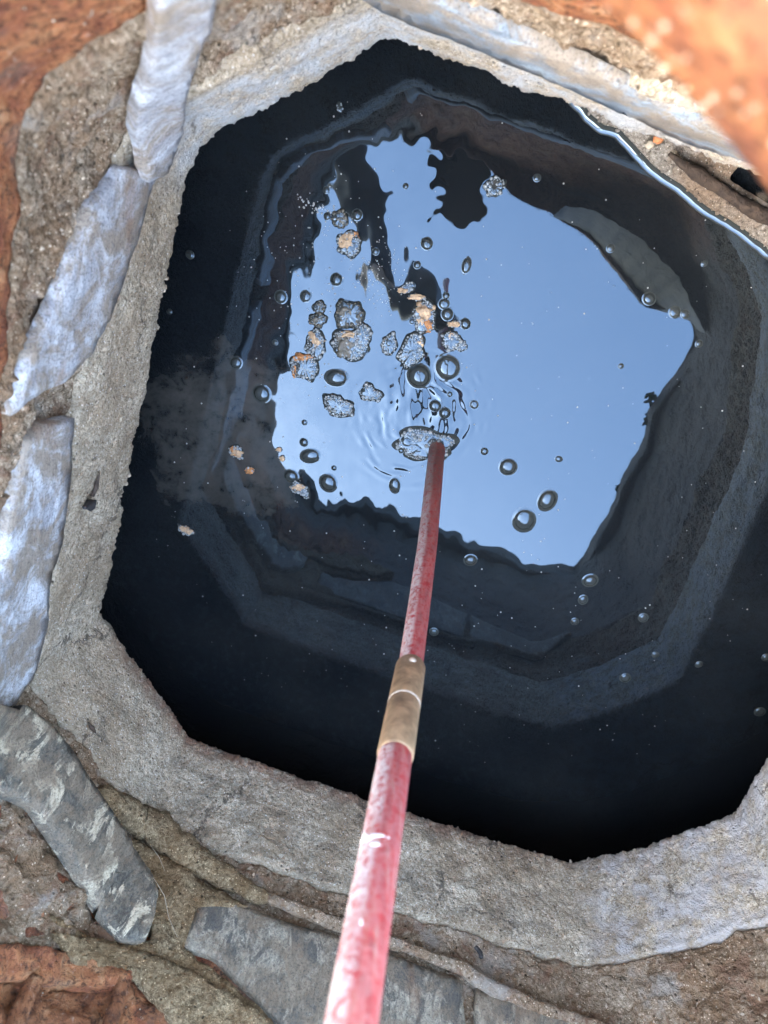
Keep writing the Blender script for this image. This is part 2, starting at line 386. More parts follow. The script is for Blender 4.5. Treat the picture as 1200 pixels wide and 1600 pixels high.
# ------------------------------------------------------------------ the concrete collar
collar = thing('concrete_collar', 'rough grey concrete collar with chamfered corners overhanging the dark water', 'concrete collar', (CEN[0], CEN[1], H1))
def edge_chip(i, z):
    p = OP[i]
    c = .0016 * nz((p[0], p[1], 0), 60) + .0015 * nz((p[0], p[1], 3), 170) + .0009 * nz((p[0], p[1], 5), 420)
    return c
def croff(i, z):
    p = OP[i]; v = Vector((p[0], p[1], z))
    t = (z - H1) / .08
    return edge_chip(i, z) * max(0, 1 - t * 2.5) + .004 * t + .0026 * noise.fractal(v * 35, 1, 2, 3) - .0013 * abs(noise.noise(v * 200)) + .0010 * noise.noise(v * 400) + \
        (.0035 * (1 - t * 16) ** 2 if t < 1 / 16 else 0)
rows = []
for off, z in [(.14, .0900), (.05, .0895), (.02, .0898), (.009, .0902)]:
    rows.append(lambda i, off=off, z=z: (off, z + .0012 * nz((*OP[i], off), 90)))
for z0 in np.r_[np.linspace(.0905, .1, 9), np.linspace(.1015, .1865, 54)]:
    rows.append(lambda i, z0=z0: (croff(i, z0), z0))
rows.append(lambda i: (.02, .188)); rows.append(lambda i: (.14, .1885))
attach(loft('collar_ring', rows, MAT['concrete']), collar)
# crumbs of grit standing proud on the collar and along its arris
def lumps(name, pts, mat, parent, seed=0):
    r = random.Random(seed); V = []; Fc = []
    bm0 = bmesh.new(); bmesh.ops.create_icosphere(bm0, subdivisions=1, radius=1)
    bv = [v.co.copy() for v in bm0.verts]; bf = [[v.index for v in f.verts] for f in bm0.faces]; bm0.free()
    for p, s in pts:
        b = len(V); q = [r.uniform(.6, 1.3) for _ in range(3)]
        for v in bv:
            k = r.uniform(.75, 1.2); V.append((p[0] + v.x * s * q[0] * k, p[1] + v.y * s * q[1] * k, p[2] + v.z * s * q[2] * k))
        Fc += [[b + i for i in f] for f in bf]
    o = obj(name, V, Fc, mat, None, smooth=False)
    if parent: attach(o, parent)
    return o
pts = []
for _ in range(2600):
    i = random.randrange(NS); z = H1 + abs(random.gauss(0, .03)) if random.random() < .6 else H1 + random.uniform(0, .004)
    if z > .182: continue
    p = OP[i] + NRM[i] * (croff(i, z) + .0002); pts.append(((p[0], p[1], z), random.choice([.0004, .0005, .0007, .0007, .0011])))
g = lumps('grit', pts, MAT['concrete'], collar, 1); g['kind'] = 'stuff'
pts = []
for (x, y, s) in [(207, 737, 5), (203, 752, 4), (272, 432, 5), (268, 446, 5), (545, 1238, 4), (656, 76, 4), (890, 1338, 5), (918, 1335, 4), (262, 452, 4), (1050, 1300, 4)]:
    w = wall(x, y)
    if w: q = w[0] + w[1] * .0006; q[2] = max(q[2], .0925); pts.append((q, s * .0004))
lumps('proud_pebbles', pts, MAT['gravel'], collar, 2)['kind'] = 'stuff'

# ------------------------------------------------------------------ mortar and slate packing course
course = thing('packing_course', 'brown mortar course packed with slates between concrete collar and rusty frame', 'masonry', (CEN[0], CEN[1], .175))
def mooff(i, z):
    p = OP[i]; v = Vector((p[0], p[1], z))
    t = (z - .186) / .085
    rg = noise.fractal(v * 42, 1, 2, 4)
    return .007 + .004 * math.sin(t * 3.1) + .0062 * rg + .0022 * abs(noise.noise(v * 150)) + .0012 * noise.noise(v * 330)
ZB = np.full(NS, .266)
ZB[(NRM[:, 1] > .55) & (OP[:, 0] > -.06)] = .243
ZB[(OP[:, 0] < -.05) & (OP[:, 1] > .03)] = .292
ZB = smooth(ZB[:, None], 70)[:, 0] + np.array([.004 * nz((p[0], p[1], 1), 25) + .002 * nz((p[0], p[1], 2), 90) for p in OP])
rows = [lambda i: (.14, .189), lambda i: (.02, .1892)]
for t0 in np.linspace(0, 1, 66):
    def mrow(i, t0=t0):
        z = .189 + (ZB[i] - .189) * t0; return mooff(i, z), z
    rows.append(mrow)
rows.append(lambda i: (.09, ZB[i] + .002))
attach(loft('mortar', rows, MAT['mortar']), course)

def inside(poly, x, y):
    c = False; n = len(poly); j = n - 1
    for i in range(n):
        xi, yi = poly[i]; xj, yj = poly[j]
        if (yi > y) != (yj > y) and x < (xj - xi) * (y - yi) / (yj - yi) + xi: c = not c
        j = i
    return c
def slab(name, poly, mat, parent, thick=.006, proud=.003, off=.004, step=9, rough=.0012, lift=None, label=None):
    """a stone whose visible face is outlined on the photo, lying against the shaft wall"""
    P = np.array(poly, float); per = np.linalg.norm(np.roll(P, -1, 0) - P, axis=1).sum()
    B = resample(P, max(12, int(per / step)))
    B = B + np.array([[4 * nz((x, y, 0), .02) + 1.6 * nz((x, y, 7), .12), 4 * nz((x, y, 3), .02) + 1.6 * nz((x, y, 9), .12)] for x, y in B])
    nb = len(B); pts = [Vector(b) for b in B]
    x0, y0 = B.min(0); x1, y1 = B.max(0)
    bl = [tuple(b) for b in B]
    for gx in np.arange(x0, x1, step):
        for gy in np.arange(y0, y1, step):
            qx, qy = gx + random.uniform(-2, 2), gy + random.uniform(-2, 2)
            if inside(bl, qx, qy) and np.min(np.hypot(B[:, 0] - qx, B[:, 1] - qy)) > step * .6: pts.append(Vector((qx, qy)))
    r = delaunay_2d_cdt(pts, [(i, (i + 1) % nb) for i in range(nb)], [], 1, 1e-5)
    vs2, fs2 = r[0], r[2]
    Bx = [np.array(v) for v in vs2]; V = []; keep = []
    bset = set()
    for a, b in r[1]:
        pass
    from collections import Counter
    ec = Counter()
    for f in fs2:
        for a, b in zip(f, f[1:] + f[:1]): ec[frozenset((a, b))] += 1
    bed = [e for e, c in ec.items() if c == 1]
    bset = {v for e in bed for v in e}
    front = []
    for k, v in enumerate(vs2):
        w = wall(v.x, v.y, off)
        if w is None: w = (at(v.x, v.y, .2), np.array([0, 0, 0.]))
        p, nn = w; v3 = Vector(p)
        e = -proud + rough * noise.fractal(v3 * 60, 1, 2, 4) + rough * .5 * abs(noise.noise(v3 * 240))
        if name == 'packing_slate': e += -.0010 - (rough * .55) * noise.fractal(v3 * 60, 1, 2, 4)
        if lift: e -= lift(v.x, v.y)
        e += max(-.002, min(.0035, (p[2] - .192) * .09)) if name == 'packing_slate' and thick < .009 else 0
        if k in bset: e += .0012
        front.append((p + nn * e, nn))
    V = [f[0] for f in front]; nV = len(V)
    cenp = np.mean([f[0] for f in front], 0)
    back = [f[0] + f[1] * thick for f in front]
    F3 = []
    for f in fs2:
        a, b, c = [V[k] for k in f[:3]]
        nr = np.cross(b - a, c - a); cc = (a + b + c) / 3
        F3.append(tuple(f) if nr.dot(CAM - cc) > 0 else tuple(reversed(f)))
    bmap = {}
    for v in bset: bmap[v] = len(V); V.append(back[v])
    for f in F3:
        for a, b in zip(f, f[1:] + f[:1]):
            if frozenset((a, b)) in ec and ec[frozenset((a, b))] == 1: F3_side = (b, a, bmap[a], bmap[b]); keep.append(F3_side)
    o = obj(name, V, F3 + keep, mat)
    if parent: attach(o, parent)
    if label: o['label'] = label
    return o

slab('packing_slate', [(240, -60), (338, -60), (322, 20), (302, 85), (268, 180), (236, 262), (205, 275), (196, 190), (228, 75)], MAT['slate_blue'], course, proud=.008, label='blue grey slate with scuffed face')
slab('packing_slate', [(240, 255), (226, 300), (196, 390), (172, 470), (142, 545), (100, 598), (14, 652), (46, 560), (92, 470), (118, 390), (150, 310), (185, 262)], MAT['slate_blue'], course)
slab('packing_slate', [(112, 652), (106, 730), (98, 800), (78, 900), (62, 1000), (48, 1065), (0, 1138), (-60, 1190), (-60, 960), (4, 900), (22, 780), (44, 690), (70, 664)], MAT['slate_blue'], course)
slab('packing_slate', [(-60, 1080), (22, 1108), (66, 1140), (104, 1192), (150, 1262), (196, 1328), (232, 1378), (243, 1408), (236, 1448), (222, 1478), (190, 1482), (150, 1440), (108, 1368), (62, 1300), (34, 1262), (-60, 1225)],
     MAT['slate_dark'], course, thick=.010, proud=.011, label='dark slate blotched with cream lichen')
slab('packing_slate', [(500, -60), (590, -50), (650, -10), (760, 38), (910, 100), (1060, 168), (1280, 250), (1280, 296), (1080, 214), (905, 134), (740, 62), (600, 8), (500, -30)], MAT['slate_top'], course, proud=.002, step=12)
slab('packing_slate', [(318, 1408), (372, 1412), (440, 1438), (520, 1462), (620, 1496), (722, 1532), (728, 1600), (736, 1680), (560, 1680), (470, 1640), (400, 1560), (340, 1500), (286, 1476), (300, 1440)],
     MAT['slate_grey'], course, proud=.004, label='pale grey speckled slab')
slab('packing_slate', [(744, 1542), (800, 1560), (868, 1580), (958, 1612), (1060, 1680), (748, 1690)], MAT['slate_grey'], course, proud=.004)
# ochre bedding mortar lumps between the slates
def bead(name, path, rad, mat, parent, off=0, seg=14, rough=.35, squash=1.0, seed=0):
    P = resample(np.array([(x, y) for x, y in path], float), max(20, int(len(path) * 14)), False)
    rr = np.interp(np.linspace(0, 1, len(P)), np.linspace(0, 1, len(rad)), rad)
    ctr = []; 
    for x, y in P:
        w = wall(x, y, off); ctr.append(w if w else (at(x, y, .18), np.array([0, 1., 0])))
    V = []; Fc = []
    for k, (c, nn) in enumerate(ctr):
        tg = ctr[min(k + 1, len(ctr) - 1)][0] - ctr[max(k - 1, 0)][0]; tg = tg / (np.linalg.norm(tg) + 1e-9)
        b = np.cross(tg, nn); b /= np.linalg.norm(b) + 1e-9
        end = min(1, min(k, len(ctr) - 1 - k) / 4 + .05)
        for s in range(seg):
            a = 2 * math.pi * s / seg; r0 = rr[k] * end
            q = c + (math.cos(a) * nn + math.sin(a) * b * squash) * r0
            dd = 1 + rough * noise.fractal(Vector(q) * 70 + Vector((seed, 0, 0)), 1, 2, 4); V.append(c + (q - c) * dd)
    for k in range(len(ctr) - 1):
        for s in range(seg):
            t = (s + 1) % seg; Fc.append((k * seg + s, k * seg + t, (k + 1) * seg + t, (k + 1) * seg + s))
    o = obj(name, V, Fc, mat); attach(o, parent); return o
bead('mortar_bead', [(142, 1238), (190, 1262), (245, 1298), (300, 1338), (360, 1378), (425, 1408)], [.006, .010, .011, .009, .006, .005], MAT['ochre'], course, .004, squash=1.2)
bead('mortar_bead', [(410, 1400), (480, 1426), (560, 1455), (640, 1482), (720, 1512), (770, 1545), (860, 1580), (960, 1615)], [.0045, .005, .004, .0045, .006, .005, .005], MAT['mortar'], course, .003)
slab('bedding_mortar', [(160, 1290), (240, 1330), (330, 1385), (390, 1420), (310, 1420), (285, 1480), (420, 1590), (470, 1680), (340, 1680), (200, 1500), (120, 1480), (80, 1430), (170, 1475), (235, 1470), (240, 1400)],
     MAT['ochre'], course, proud=.003, rough=.004, label='ochre brown bedding mortar')
slab('crumbly_mortar', [(-60, 1215), (30, 1250), (90, 1340), (150, 1430), (222, 1488), (200, 1512), (110, 1494), (-60, 1482)], MAT['mortar'], course, proud=.001, rough=.013, thick=.012)
slab('bedding_mortar', [(80, 1460), (170, 1478), (290, 1520), (420, 1600), (470, 1690), (330, 1690), (215, 1540), (110, 1510)], MAT['ochre'], course, proud=.008, rough=.004)
pts = []
for _ in range(2200):
    i = random.randrange(NS); z = random.uniform(.191, ZB[i] - .004)
    p = OP[i] + NRM[i] * (mooff(i, z) + .0008); pts.append(((p[0], p[1], z), random.choice([.0005, .0007, .0011, .0016])))
lumps('pale_crumbs', pts, MAT['gravel'], course, 13)['kind'] = 'stuff'
pts = []
for _ in range(2600):
    i = random.randrange(NS); z = random.uniform(.191, ZB[i] - .004)
    p = OP[i] + NRM[i] * (mooff(i, z) + .001); pts.append(((p[0], p[1], z), random.choice([.0006, .0009, .0013, .0020, .0030])))
lumps('mortar_crumbs', pts, MAT['mortar'], course, 3)['kind'] = 'stuff'

# ------------------------------------------------------------------ rusty iron frame; its top edge is what cuts the sky in the reflection
T_px = [(622, 206), (680, 228), (745, 250), (800, 305), (862, 335), (925, 378), (965, 425), (1002, 474), (1050, 478), (1080, 496), (1092, 514), (1076, 560), (1040, 605), (1012, 640),
        (1004, 690), (972, 745), (952, 800), (924, 850), (900, 895), (880, 885), (822, 882), (790, 862), (720, 838), (640, 806), (600, 798), (562, 782), (500, 776), (462, 745), (432, 730), (422, 660), (436, 600),
        (455, 540), (470, 455), (488, 380), (505, 320), (530, 250), (575, 215)]
T = np.array([mir(x, y, .48)[:2] for x, y in T_px])
TPd = smooth(resample(T, 720), 5)
def _unused():
    pass
def ray_out(P, c, a):
    """distance from c to closed polyline P in direction a"""
    d = np.array([math.cos(a), math.sin(a)]); A = P; B = np.roll(P, -1, 0); e = B - A; w = A - c
    den = d[0] * e[:, 1] - d[1] * e[:, 0]; den = np.where(abs(den) < 1e-12, 1e-12, den)
    t = (w[:, 0] * e[:, 1] - w[:, 1] * e[:, 0]) / den; u = (w[:, 0] * d[1] - w[:, 1] * d[0]) / den
    ok = (u >= -1e-6) & (u <= 1 + 1e-6) & (t > 0)
    return t[ok].max() if ok.any() else .3
tc = T.mean(0)
TOFF = np.zeros(NS)
for i in range(0, NS, 4):
    v = OP[i] - tc; a = math.atan2(v[1], v[0]); TOFF[i:i + 4] = ray_out(TPd, tc, a)
TOFF = smooth(TOFF[:, None], 3)[:, 0]
frame = thing('iron_frame', 'flaking orange rusted cast iron manhole frame on top of the mortar course', 'manhole frame', (CEN[0], CEN[1], .27))
def frow(s, z, extra=0.0, am=.0035):
    def f(i):
        p0 = OP[i] + NRM[i] * .010; v = OP[i] - tc; L = np.linalg.norm(v); p1 = tc + v / L * TOFF[i]
        p = p0 * (1 - s) + p1 * s
        vv = Vector((p[0], p[1], z))
        e = extra + am * noise.fractal(vv * 40, 1, 2, 4) + am * .4 * abs(noise.noise(vv * 170))
        return p + NRM[i] * e, z
    return f
def loft2(name, rows, mat, step=2):
    idx = list(range(0, NS, step)); n = len(idx); vs = []
    for r in rows:
        for i in idx:
            p, z = r(i); vs.append((p[0], p[1], z))
    fs = [(a * n + (k + 1) % n, a * n + k, (a + 1) * n + k, (a + 1) * n + (k + 1) % n) for a in range(len(rows) - 1) for k in range(n)]
    return obj(name, vs, fs, mat)
def fvar(t0, ex=0, am=.0035):
    def f(i):
        z = ZB[i] + .0005 + (.452 - ZB[i]) * t0; return frow(max(0, (z - .31) / .17) ** 1.6 * .75, z, ex, am)(i)
    return f
rws = [fvar(0, .08, 0), fvar(0, .01, 0)]
for t0 in np.linspace(0, 1, 84): rws.append(fvar(t0))
attach(loft2('frame_wall', rws, MAT['rust_bright']), frame)
rws = [frow(.3, .450, .06, 0), frow(.5, .451, .01, .001), frow(.8, .452, 0, .001)]
for s, z0 in [(1, .455), (1, .460), (1, .467), (1, .474), (1, .480), (.95, .485), (.8, .487)]: rws.append(frow(s, z0, 0, .0012))
rws += [frow(.8, .488, .03, .001), frow(0, .489, .05, .001), frow(0, .495, .052, .001), frow(0, .498, .06, .001), frow(0, .498, .10, .0)]
attach(loft2('frame_lip', rws, MAT['rust_bright']), frame)
def box_between(name, a, b, w, h, mat, parent, nn):
    a = np.array(a); b = np.array(b); d = b - a; L = np.linalg.norm(d); d /= L
    u = np.cross(d, nn); u /= np.linalg.norm(u); v = np.cross(u, d); V = []; Fc = []; K = 16; S = 12
    for k in range(K + 1):
        c = a + d * L * k / K
        for s in range(S):
            t = 2 * math.pi * s / S; cx, sy = math.cos(t), math.sin(t); m = max(abs(cx), abs(sy)) ** .7
            q = c + u * cx / m * w + v * sy / m * h; V.append(q * 1 + .0016 * noise.noise(Vector(q) * 130) * u + .001 * noise.noise(Vector(q) * 300) * v)
    for k in range(K):
        for s in range(S):
            t = (s + 1) % S; Fc.append((k * S + s, k * S + t, (k + 1) * S + t, (k + 1) * S + s))
    Fc.append(tuple(reversed(range(S)))); Fc.append(tuple(range(K * S, K * S + S)))
    return attach(obj(name, V, Fc, mat), parent)
pts = []
for _ in range(3800):
    i = random.randrange(NS); z = random.choice([random.uniform(.31, .484), random.uniform(.445, .484)])
    p, _z = frow(max(0, (z - .30) / .18) ** 1.6 * .75 if z < .452 else 1, z)(i); pts.append(((p[0] - NRM[i][0] * .001, p[1] - NRM[i][1] * .001, z), random.choice([.0003, .0004, .0006])))
lumps('pale_flakes', pts, MAT['gravel'], frame, 23)['kind'] = 'stuff'
# thick corner of the lip, olive with corrosion, mirrored at the upper right of the sky
lo_ = resample(np.array([(866, 336), (885, 322), (925, 328), (1000, 370), (1062, 430), (1102, 520)], float), 60, False)
hi_ = resample(np.array([(868, 337), (925, 376), (965, 424), (1003, 472), (1084, 503)], float), 60, False)
V = []; Fc = []
for k in range(9):
    for q in range(60):
        a = mir(*lo_[q], .37); b = mir(*hi_[q], .476); t = k / 8; p = a * (1 - t) + b * t; cc = np.array([tc[0], tc[1], p[2]]) - p; cc /= np.linalg.norm(cc)
        V.append(p + cc * (.001 + .0006 * math.sin(q * 1.3) + .002 * math.sin(t * 3.1)))
for k in range(8):
    for q in range(59): Fc.append((k * 60 + q, k * 60 + q + 1, (k + 1) * 60 + q + 1, (k + 1) * 60 + q))
attach(obj('lip_corner', V, Fc, MAT['olive']), frame)
# (ribs of the frame, near the lower left of the view)
for (x0, y0, x1, y1) in [(44, 1532, 4, 1620), (190, 1540, 160, 1640)]:
    a, n0 = wall(x0, y0, .004); b, n1 = wall(x1, y1, .004)
    box_between('rib', a - n0 * .004, b - n1 * .006, .0042, .006, MAT['rust'], frame, n0)
slab('flange', [(-60, 1478), (20, 1480), (110, 1492), (200, 1520), (212, 1532), (186, 1552), (120, 1545), (50, 1536), (-60, 1530)], MAT['rust_bright'], frame, proud=.007, rough=.006, off=.004, thick=.008)
slab('scale_patch', [(-60, 1530), (120, 1540), (200, 1540), (360, 1600), (440, 1690), (-60, 1690)], MAT['rust'], frame, proud=-.002, rough=.009, off=.004, thick=.004, label='dark flaking rust')
# small green sprigs on the lip, seen mirrored at the right of the sky
for (x, y, r, nm) in [(1018, 622, 12, 'first'), (1012, 655, 11, 'b'), (966, 762, 8, 'c')]:
    c = mir(x, y, .482); V = []; Fc = []
    rr = r * .00085
    for k in range(22):
        a = random.uniform(0, 6.28); cc = c + np.array([math.cos(a), math.sin(a), random.uniform(-.6, .3)]) * rr * random.uniform(0, 1.0); b = len(V)
        t = random.uniform(0, 6.28); L = rr * .42
        for s in range(8):
            q = 2 * math.pi * s / 8; x_, y_ = math.cos(q) * L, math.sin(q) * L * .6
            V.append(cc + np.array([x_ * math.cos(t) - y_ * math.sin(t), x_ * math.sin(t) + y_ * math.cos(t), .0012 * math.sin(q * 2)]))
        Fc.append(tuple(range(b, b + 8)))
    o = obj('moss_sprig', V, Fc, MAT['leaf'])
    tag(o, {'first': 'green moss sprig on the frame lip, uppermost one mirrored at the right of the sky', 'b': 'green moss sprig on the frame lip, just under the uppermost mirrored one',
            'c': 'lowest small green moss sprig on the frame lip mirrored lower right'}[nm], 'moss', 'moss sprigs along the frame lip')

# ------------------------------------------------------------------ rubble ledge that meets the water, upper right
WL_px = [(860, 120), (900, 158), (918, 182), (942, 200), (966, 208), (990, 232), (1010, 256), (1035, 276), (1060, 292), (1085, 315), (1108, 332), (1135, 346), (1165, 368), (1192, 390), (1240, 424), (1300, 480), (1380, 560), (1460, 640)]
WL = resample(np.array([at(x, y, 0)[:2] for x, y in WL_px]), 420, False)
WL = WL + np.array([[.0012 * nz((*p, 0), 90), .0012 * nz((*p, 4), 90)] for p in WL])
tw = np.gradient(WL, axis=0); tw /= np.linalg.norm(tw, axis=1)[:, None]; nw = np.stack([-tw[:, 1], tw[:, 0]], 1)
if nw[:, 1].mean() < 0: nw = -nw
ledge = thing('rubble_ledge', 'gritty mortar rubble ledge sloping into the water under the collar, upper right', 'ledge', (float(WL[200][0]), float(WL[200][1]), 0))
V = []; Fc = []; K = 46; HOL = {}
for k in range(K):
    s = (k - 4) / (K - 5) * .125
    for q in range(len(WL)):
        p = WL[q] + nw[q] * s
        v = Vector((p[0], p[1], 0)); u = q / len(WL)
        hgt = s * .55 if s < 0 else .010 * (1 - math.exp(-s / .006)) + s * .22
        hgt += (.0035 * noise.fractal(v * 55, 1, 2, 4) + .0012 * abs(noise.noise(v * 240))) * min(1, max(0, s) / .01)
        # hollow under the collar where the root lies
        hol = min(1, max(0, (u - .36) / .08)) * min(1, max(0, (s - .022 - .02 * (u - .4)) / .0016))
        hgt -= .16 * hol
        HOL[(k, q)] = hol > .3
        V.append((p[0], p[1], min(hgt, .082)))
nq = len(WL)
for k in range(K - 1):
    for q in range(nq - 1):
        if not HOL[(k, q)]: Fc.append((k * nq + q, k * nq + q + 1, (k + 1) * nq + q + 1, (k + 1) * nq + q))
attach(obj('rubble', V, [f[::-1] for f in Fc], MAT['rubble']), ledge)
pts = []
for _ in range(1500):
    q = random.randrange(nq); s = random.uniform(.001, .05) if q < nq * .33 else random.uniform(.001, .019); p = WL[q] + nw[q] * s
    pts.append(((p[0], p[1], .010 * (1 - math.exp(-s / .006)) + s * .22 + .0005), random.choice([.0006, .0008, .0012, .0018])))
lumps('rubble_grit', pts, MAT['rubble'], ledge, 5)['kind'] = 'stuff'
# meniscus where the water climbs the ledge: one with the water
V = []; Fc = []
for k in range(8):
    t = k / 7
    for q in range(nq):
        p = WL[q] + nw[q] * (-.0042 + .0060 * t); V.append((p[0], p[1], .0004 + .0030 * t ** 2.2))
for k in range(7):
    for q in range(nq - 1): Fc.append((k * nq + q, (k + 1) * nq + q, (k + 1) * nq + q + 1, k * nq + q + 1))
mn = obj('water_meniscus', V, [f[::-1] for f in Fc], MAT['film']); mn['kind'] = 'structure'

def tube(name, pts, rads, mat, seg=16, rough=0.0, rs=100, sub=8, caps=True):
    P = resample(np.array(pts, float), (len(pts) - 1) * sub + 1, False) if sub > 1 else np.array(pts, float)
    rr = np.interp(np.linspace(0, 1, len(P)), np.linspace(0, 1, len(rads)), rads)
    V = []; Fc = []; tg = np.gradient(P, axis=0); tg /= np.linalg.norm(tg, axis=1)[:, None]
    ref = np.array([1., 0, 0]) if abs(tg[0][0]) < .8 else np.array([0, 0, 1.])
    for c, t, r in zip(P, tg, rr):
        u = ref - t * ref.dot(t); u /= np.linalg.norm(u); w = np.cross(t, u)
        for s in range(seg):
            a = 2 * math.pi * s / seg; q = c + (u * math.cos(a) + w * math.sin(a)) * r
            if rough: q = c + (q - c) * (1 + rough * noise.fractal(Vector(q) * rs, 1, 2, 3))
            V.append(q)
    for k in range(len(P) - 1):
        for s in range(seg):
            t = (s + 1) % seg; Fc.append((k * seg + s, k * seg + t, (k + 1) * seg + t, (k + 1) * seg + s))
    if caps: Fc.append(tuple(reversed(range(seg)))); Fc.append(tuple(range(len(V) - seg, len(V))))
    return obj(name, V, Fc, mat)
rp = [at(1046, 240, .022), at(1070, 260, .020), at(1110, 284, .018), at(1150, 310, .016), at(1200, 342, .014), at(1260, 380, .012)]
o = tube('tree_root', rp, [.0015, .0045, .0040, .0048, .0042, .004], MAT['bark'], 18, .45, 80, 14); tag(o, 'dark split root lying in the hollow between ledge and collar', 'root')

# ------------------------------------------------------------------ the drain rod
rodpx = [(683, 700, 0), (676, 770, .075), (668, 850, .14), (655, 945, .205), (641, 1045, .2620)]
low = [at(x, y, z) for x, y, z in rodpx]; low = [low[0] + (low[0] - low[1])] + low
up0 = at(618, 1178, .342); up1 = at(549, 1600, .470); dr = (up1 - up0) / (up1[2] - up0[2])
rod = thing('drain_rod', 'worn red drain rod with a brass joint pushed down into the water', 'drain rod', tuple(low[1]))
WD = .00735
attach(tube('rod_length', low, [WD * .93] * 6, MAT['rod'], 32, .012, 60, 10), rod)
top = [up0 + dr * dz for dz in (-.004, .05, .13, .22, .32, .42, .52)]
o = attach(tube('rod_length', top, [WD * 1.03] * 7, MAT['rod'], 32, .012, 60, 10), rod); o['label'] = 'upper length, pink and scuffed with pale smears'
# brass ferrule, two sockets with a groove between
fd = up0 - low[-1]; fL = np.linalg.norm(fd); fd /= fL
def lathe_axis(name, a, d, prof, mat, seg=40):
    P = [np.array(a) + d * s for s, r in prof]
    ref = np.array([1., 0, 0]); u = ref - d * ref.dot(d); u /= np.linalg.norm(u); w = np.cross(d, u); V = []; Fc = []
    for c, (s, r) in zip(P, prof):
        for k in range(seg):
            t = 2 * math.pi * k / seg; V.append(c + (u * math.cos(t) + w * math.sin(t)) * r)
    for k in range(len(P) - 1):
        for s in range(seg):
            t = (s + 1) % seg; Fc.append((k * seg + s, k * seg + t, (k + 1) * seg + t, (k + 1) * seg + s))
    return obj(name, V, Fc, mat)
FR = .0083; h = fL * .50
a0 = low[-1] - fd * .002
attach(lathe_axis('ferrule', a0, fd, [(0, WD * .9), (0, FR * .96), (.0012, FR), (h - .001, FR), (h - .0003, FR * .97), (h, FR * .93)], MAT['brass']), rod)
attach(lathe_axis('ferrule', a0 + fd * (h + .0004), fd, [(0, FR * .93), (.0003, FR * .97), (.001, FR), (fL - h + .002, FR), (fL - h + .0034, FR * .96), (fL - h + .0038, WD * 1.03)], MAT['brass']), rod)
attach(lathe_axis('joint_ring', a0 + fd * (h - .0004), fd, [(0, FR * .9), (0, FR * 1.008), (.0009, FR * 1.008), (.0009, FR * .9)], MAT['worn']), rod)
attach(lathe_axis('collar_rim', a0 + fd * (fL + .0034), fd, [(0, FR * .95), (.0003, FR * .965), (.0007, WD * 1.04)], MAT['worn']), rod)
# rivet and dabs of dried paint stand on the side that faces the viewer
def proj(p):
    c = R.T @ (np.array(p) - CAM); return 600 + F * c[0] / -c[2], 800 - F * c[1] / -c[2], -c[2]
def on_rod(px, py, z, r):
    A, B = (low[-1], up0) if py < 1170 else (up0, up0 + dr * .2)
    t0, t1 = 0.0, 1.0
    for _ in range(40):
        tm = (t0 + t1) / 2
        if proj(A + (B - A) * tm)[1] < py: t0 = tm
        else: t1 = tm
    p = A + (B - A) * t0; ax = (B - A) / np.linalg.norm(B - A); q = proj(p)
    d = CAM - p; d -= ax * d.dot(ax); d /= np.linalg.norm(d); sx = np.cross(ax, d)
    if sx.dot(R.T[0] if False else R[:, 0]) < 0: sx = -sx
    lat = max(-.9 * r, min(.9 * r, (px - q[0]) * q[2] / F)); n_ = sx * lat + d * math.sqrt(r * r - lat * lat); return p + n_, n_ / r, ax
def dab(name, px, py, z, r, w, l, h, mat, parent, rough=.3):
    p, d, ax = on_rod(px, py, z, r); s = np.cross(ax, d); bm = bmesh.new(); bmesh.ops.create_icosphere(bm, subdivisions=3, radius=1)
    V = []
    for v in bm.verts:
        k = 1 + rough * noise.fractal(v.co * 1.6 + Vector((px, py, 0)), 1, 2, 3); V.append(p + (s * v.co.x * w + ax * v.co.y * l + d * v.co.z * h) * k - d * (v.co.x * w) ** 2 / (2 * r))
    Fc = [[v.index for v in f.verts] for f in bm.faces]; bm.free()
    return attach(obj(name, V, Fc, mat), parent)
dab('rivet', 641, 1052, .265, FR, .0021, .0021, .0011, MAT['worn'], rod, 0)
for (x, y, z, w, l, h) in [(578, 1333, .385, .0052, .0016, .0010), (583, 1346, .388, .0022, .0012, .0008), (569, 1326, .384, .002, .0016, .0009), (560, 1470, .425, .0010, .0018, .0006), (587, 1262, .365, .0011, .0011, .0005), (581, 1388, .40, .0008, .0022, .0004)]:
    dab('paint_dab', x, y, z, WD * .96, w, l, h, MAT['pale'], rod, .45)

# ------------------------------------------------------------------ bubbles, foam and scum on the water
def lathe_mesh(name, prof, seg, mat):
    V = []; Fc = []
    for r, z in prof:
        for s in range(seg): t = 2 * math.pi * s / seg; V.append((r * math.cos(t), r * math.sin(t), z))
    for k in range(len(prof) - 1):
        for s in range(seg):
            t = (s + 1) % seg; Fc.append((k * seg + s, (k + 1) * seg + s, (k + 1) * seg + t, k * seg + t))
    Fc.append(tuple(range(len(V) - seg, len(V)))[::1])
    me = bpy.data.meshes.new(name); me.from_pydata(V, [], [f[::-1] if len(f) == 4 else f for f in Fc]); me.update()
    bm = bmesh.new(); bm.from_mesh(me); bmesh.ops.recalc_face_normals(bm, faces=bm.faces); 
    if bm.faces[0].normal.z < 0: bmesh.ops.reverse_faces(bm, faces=bm.faces)
    bm.to_mesh(me); bm.free()
    me.polygons.foreach_set('use_smooth', [True] * len(me.polygons)); me.materials.append(mat); return me
prof = [(1.45, -.004), (1.34, .008), (1.24, .03), (1.15, .07), (1.07, .13), (1.0, .22)]
for k in range(1, 11):
    a = k / 10.5 * math.pi / 2; prof.append((math.cos(a) ** .8, .22 + math.sin(a) ** 1.25 * .45))
prof.append((.02, .672))
BM = lathe_mesh('bubble', prof, 32, MAT['film'])
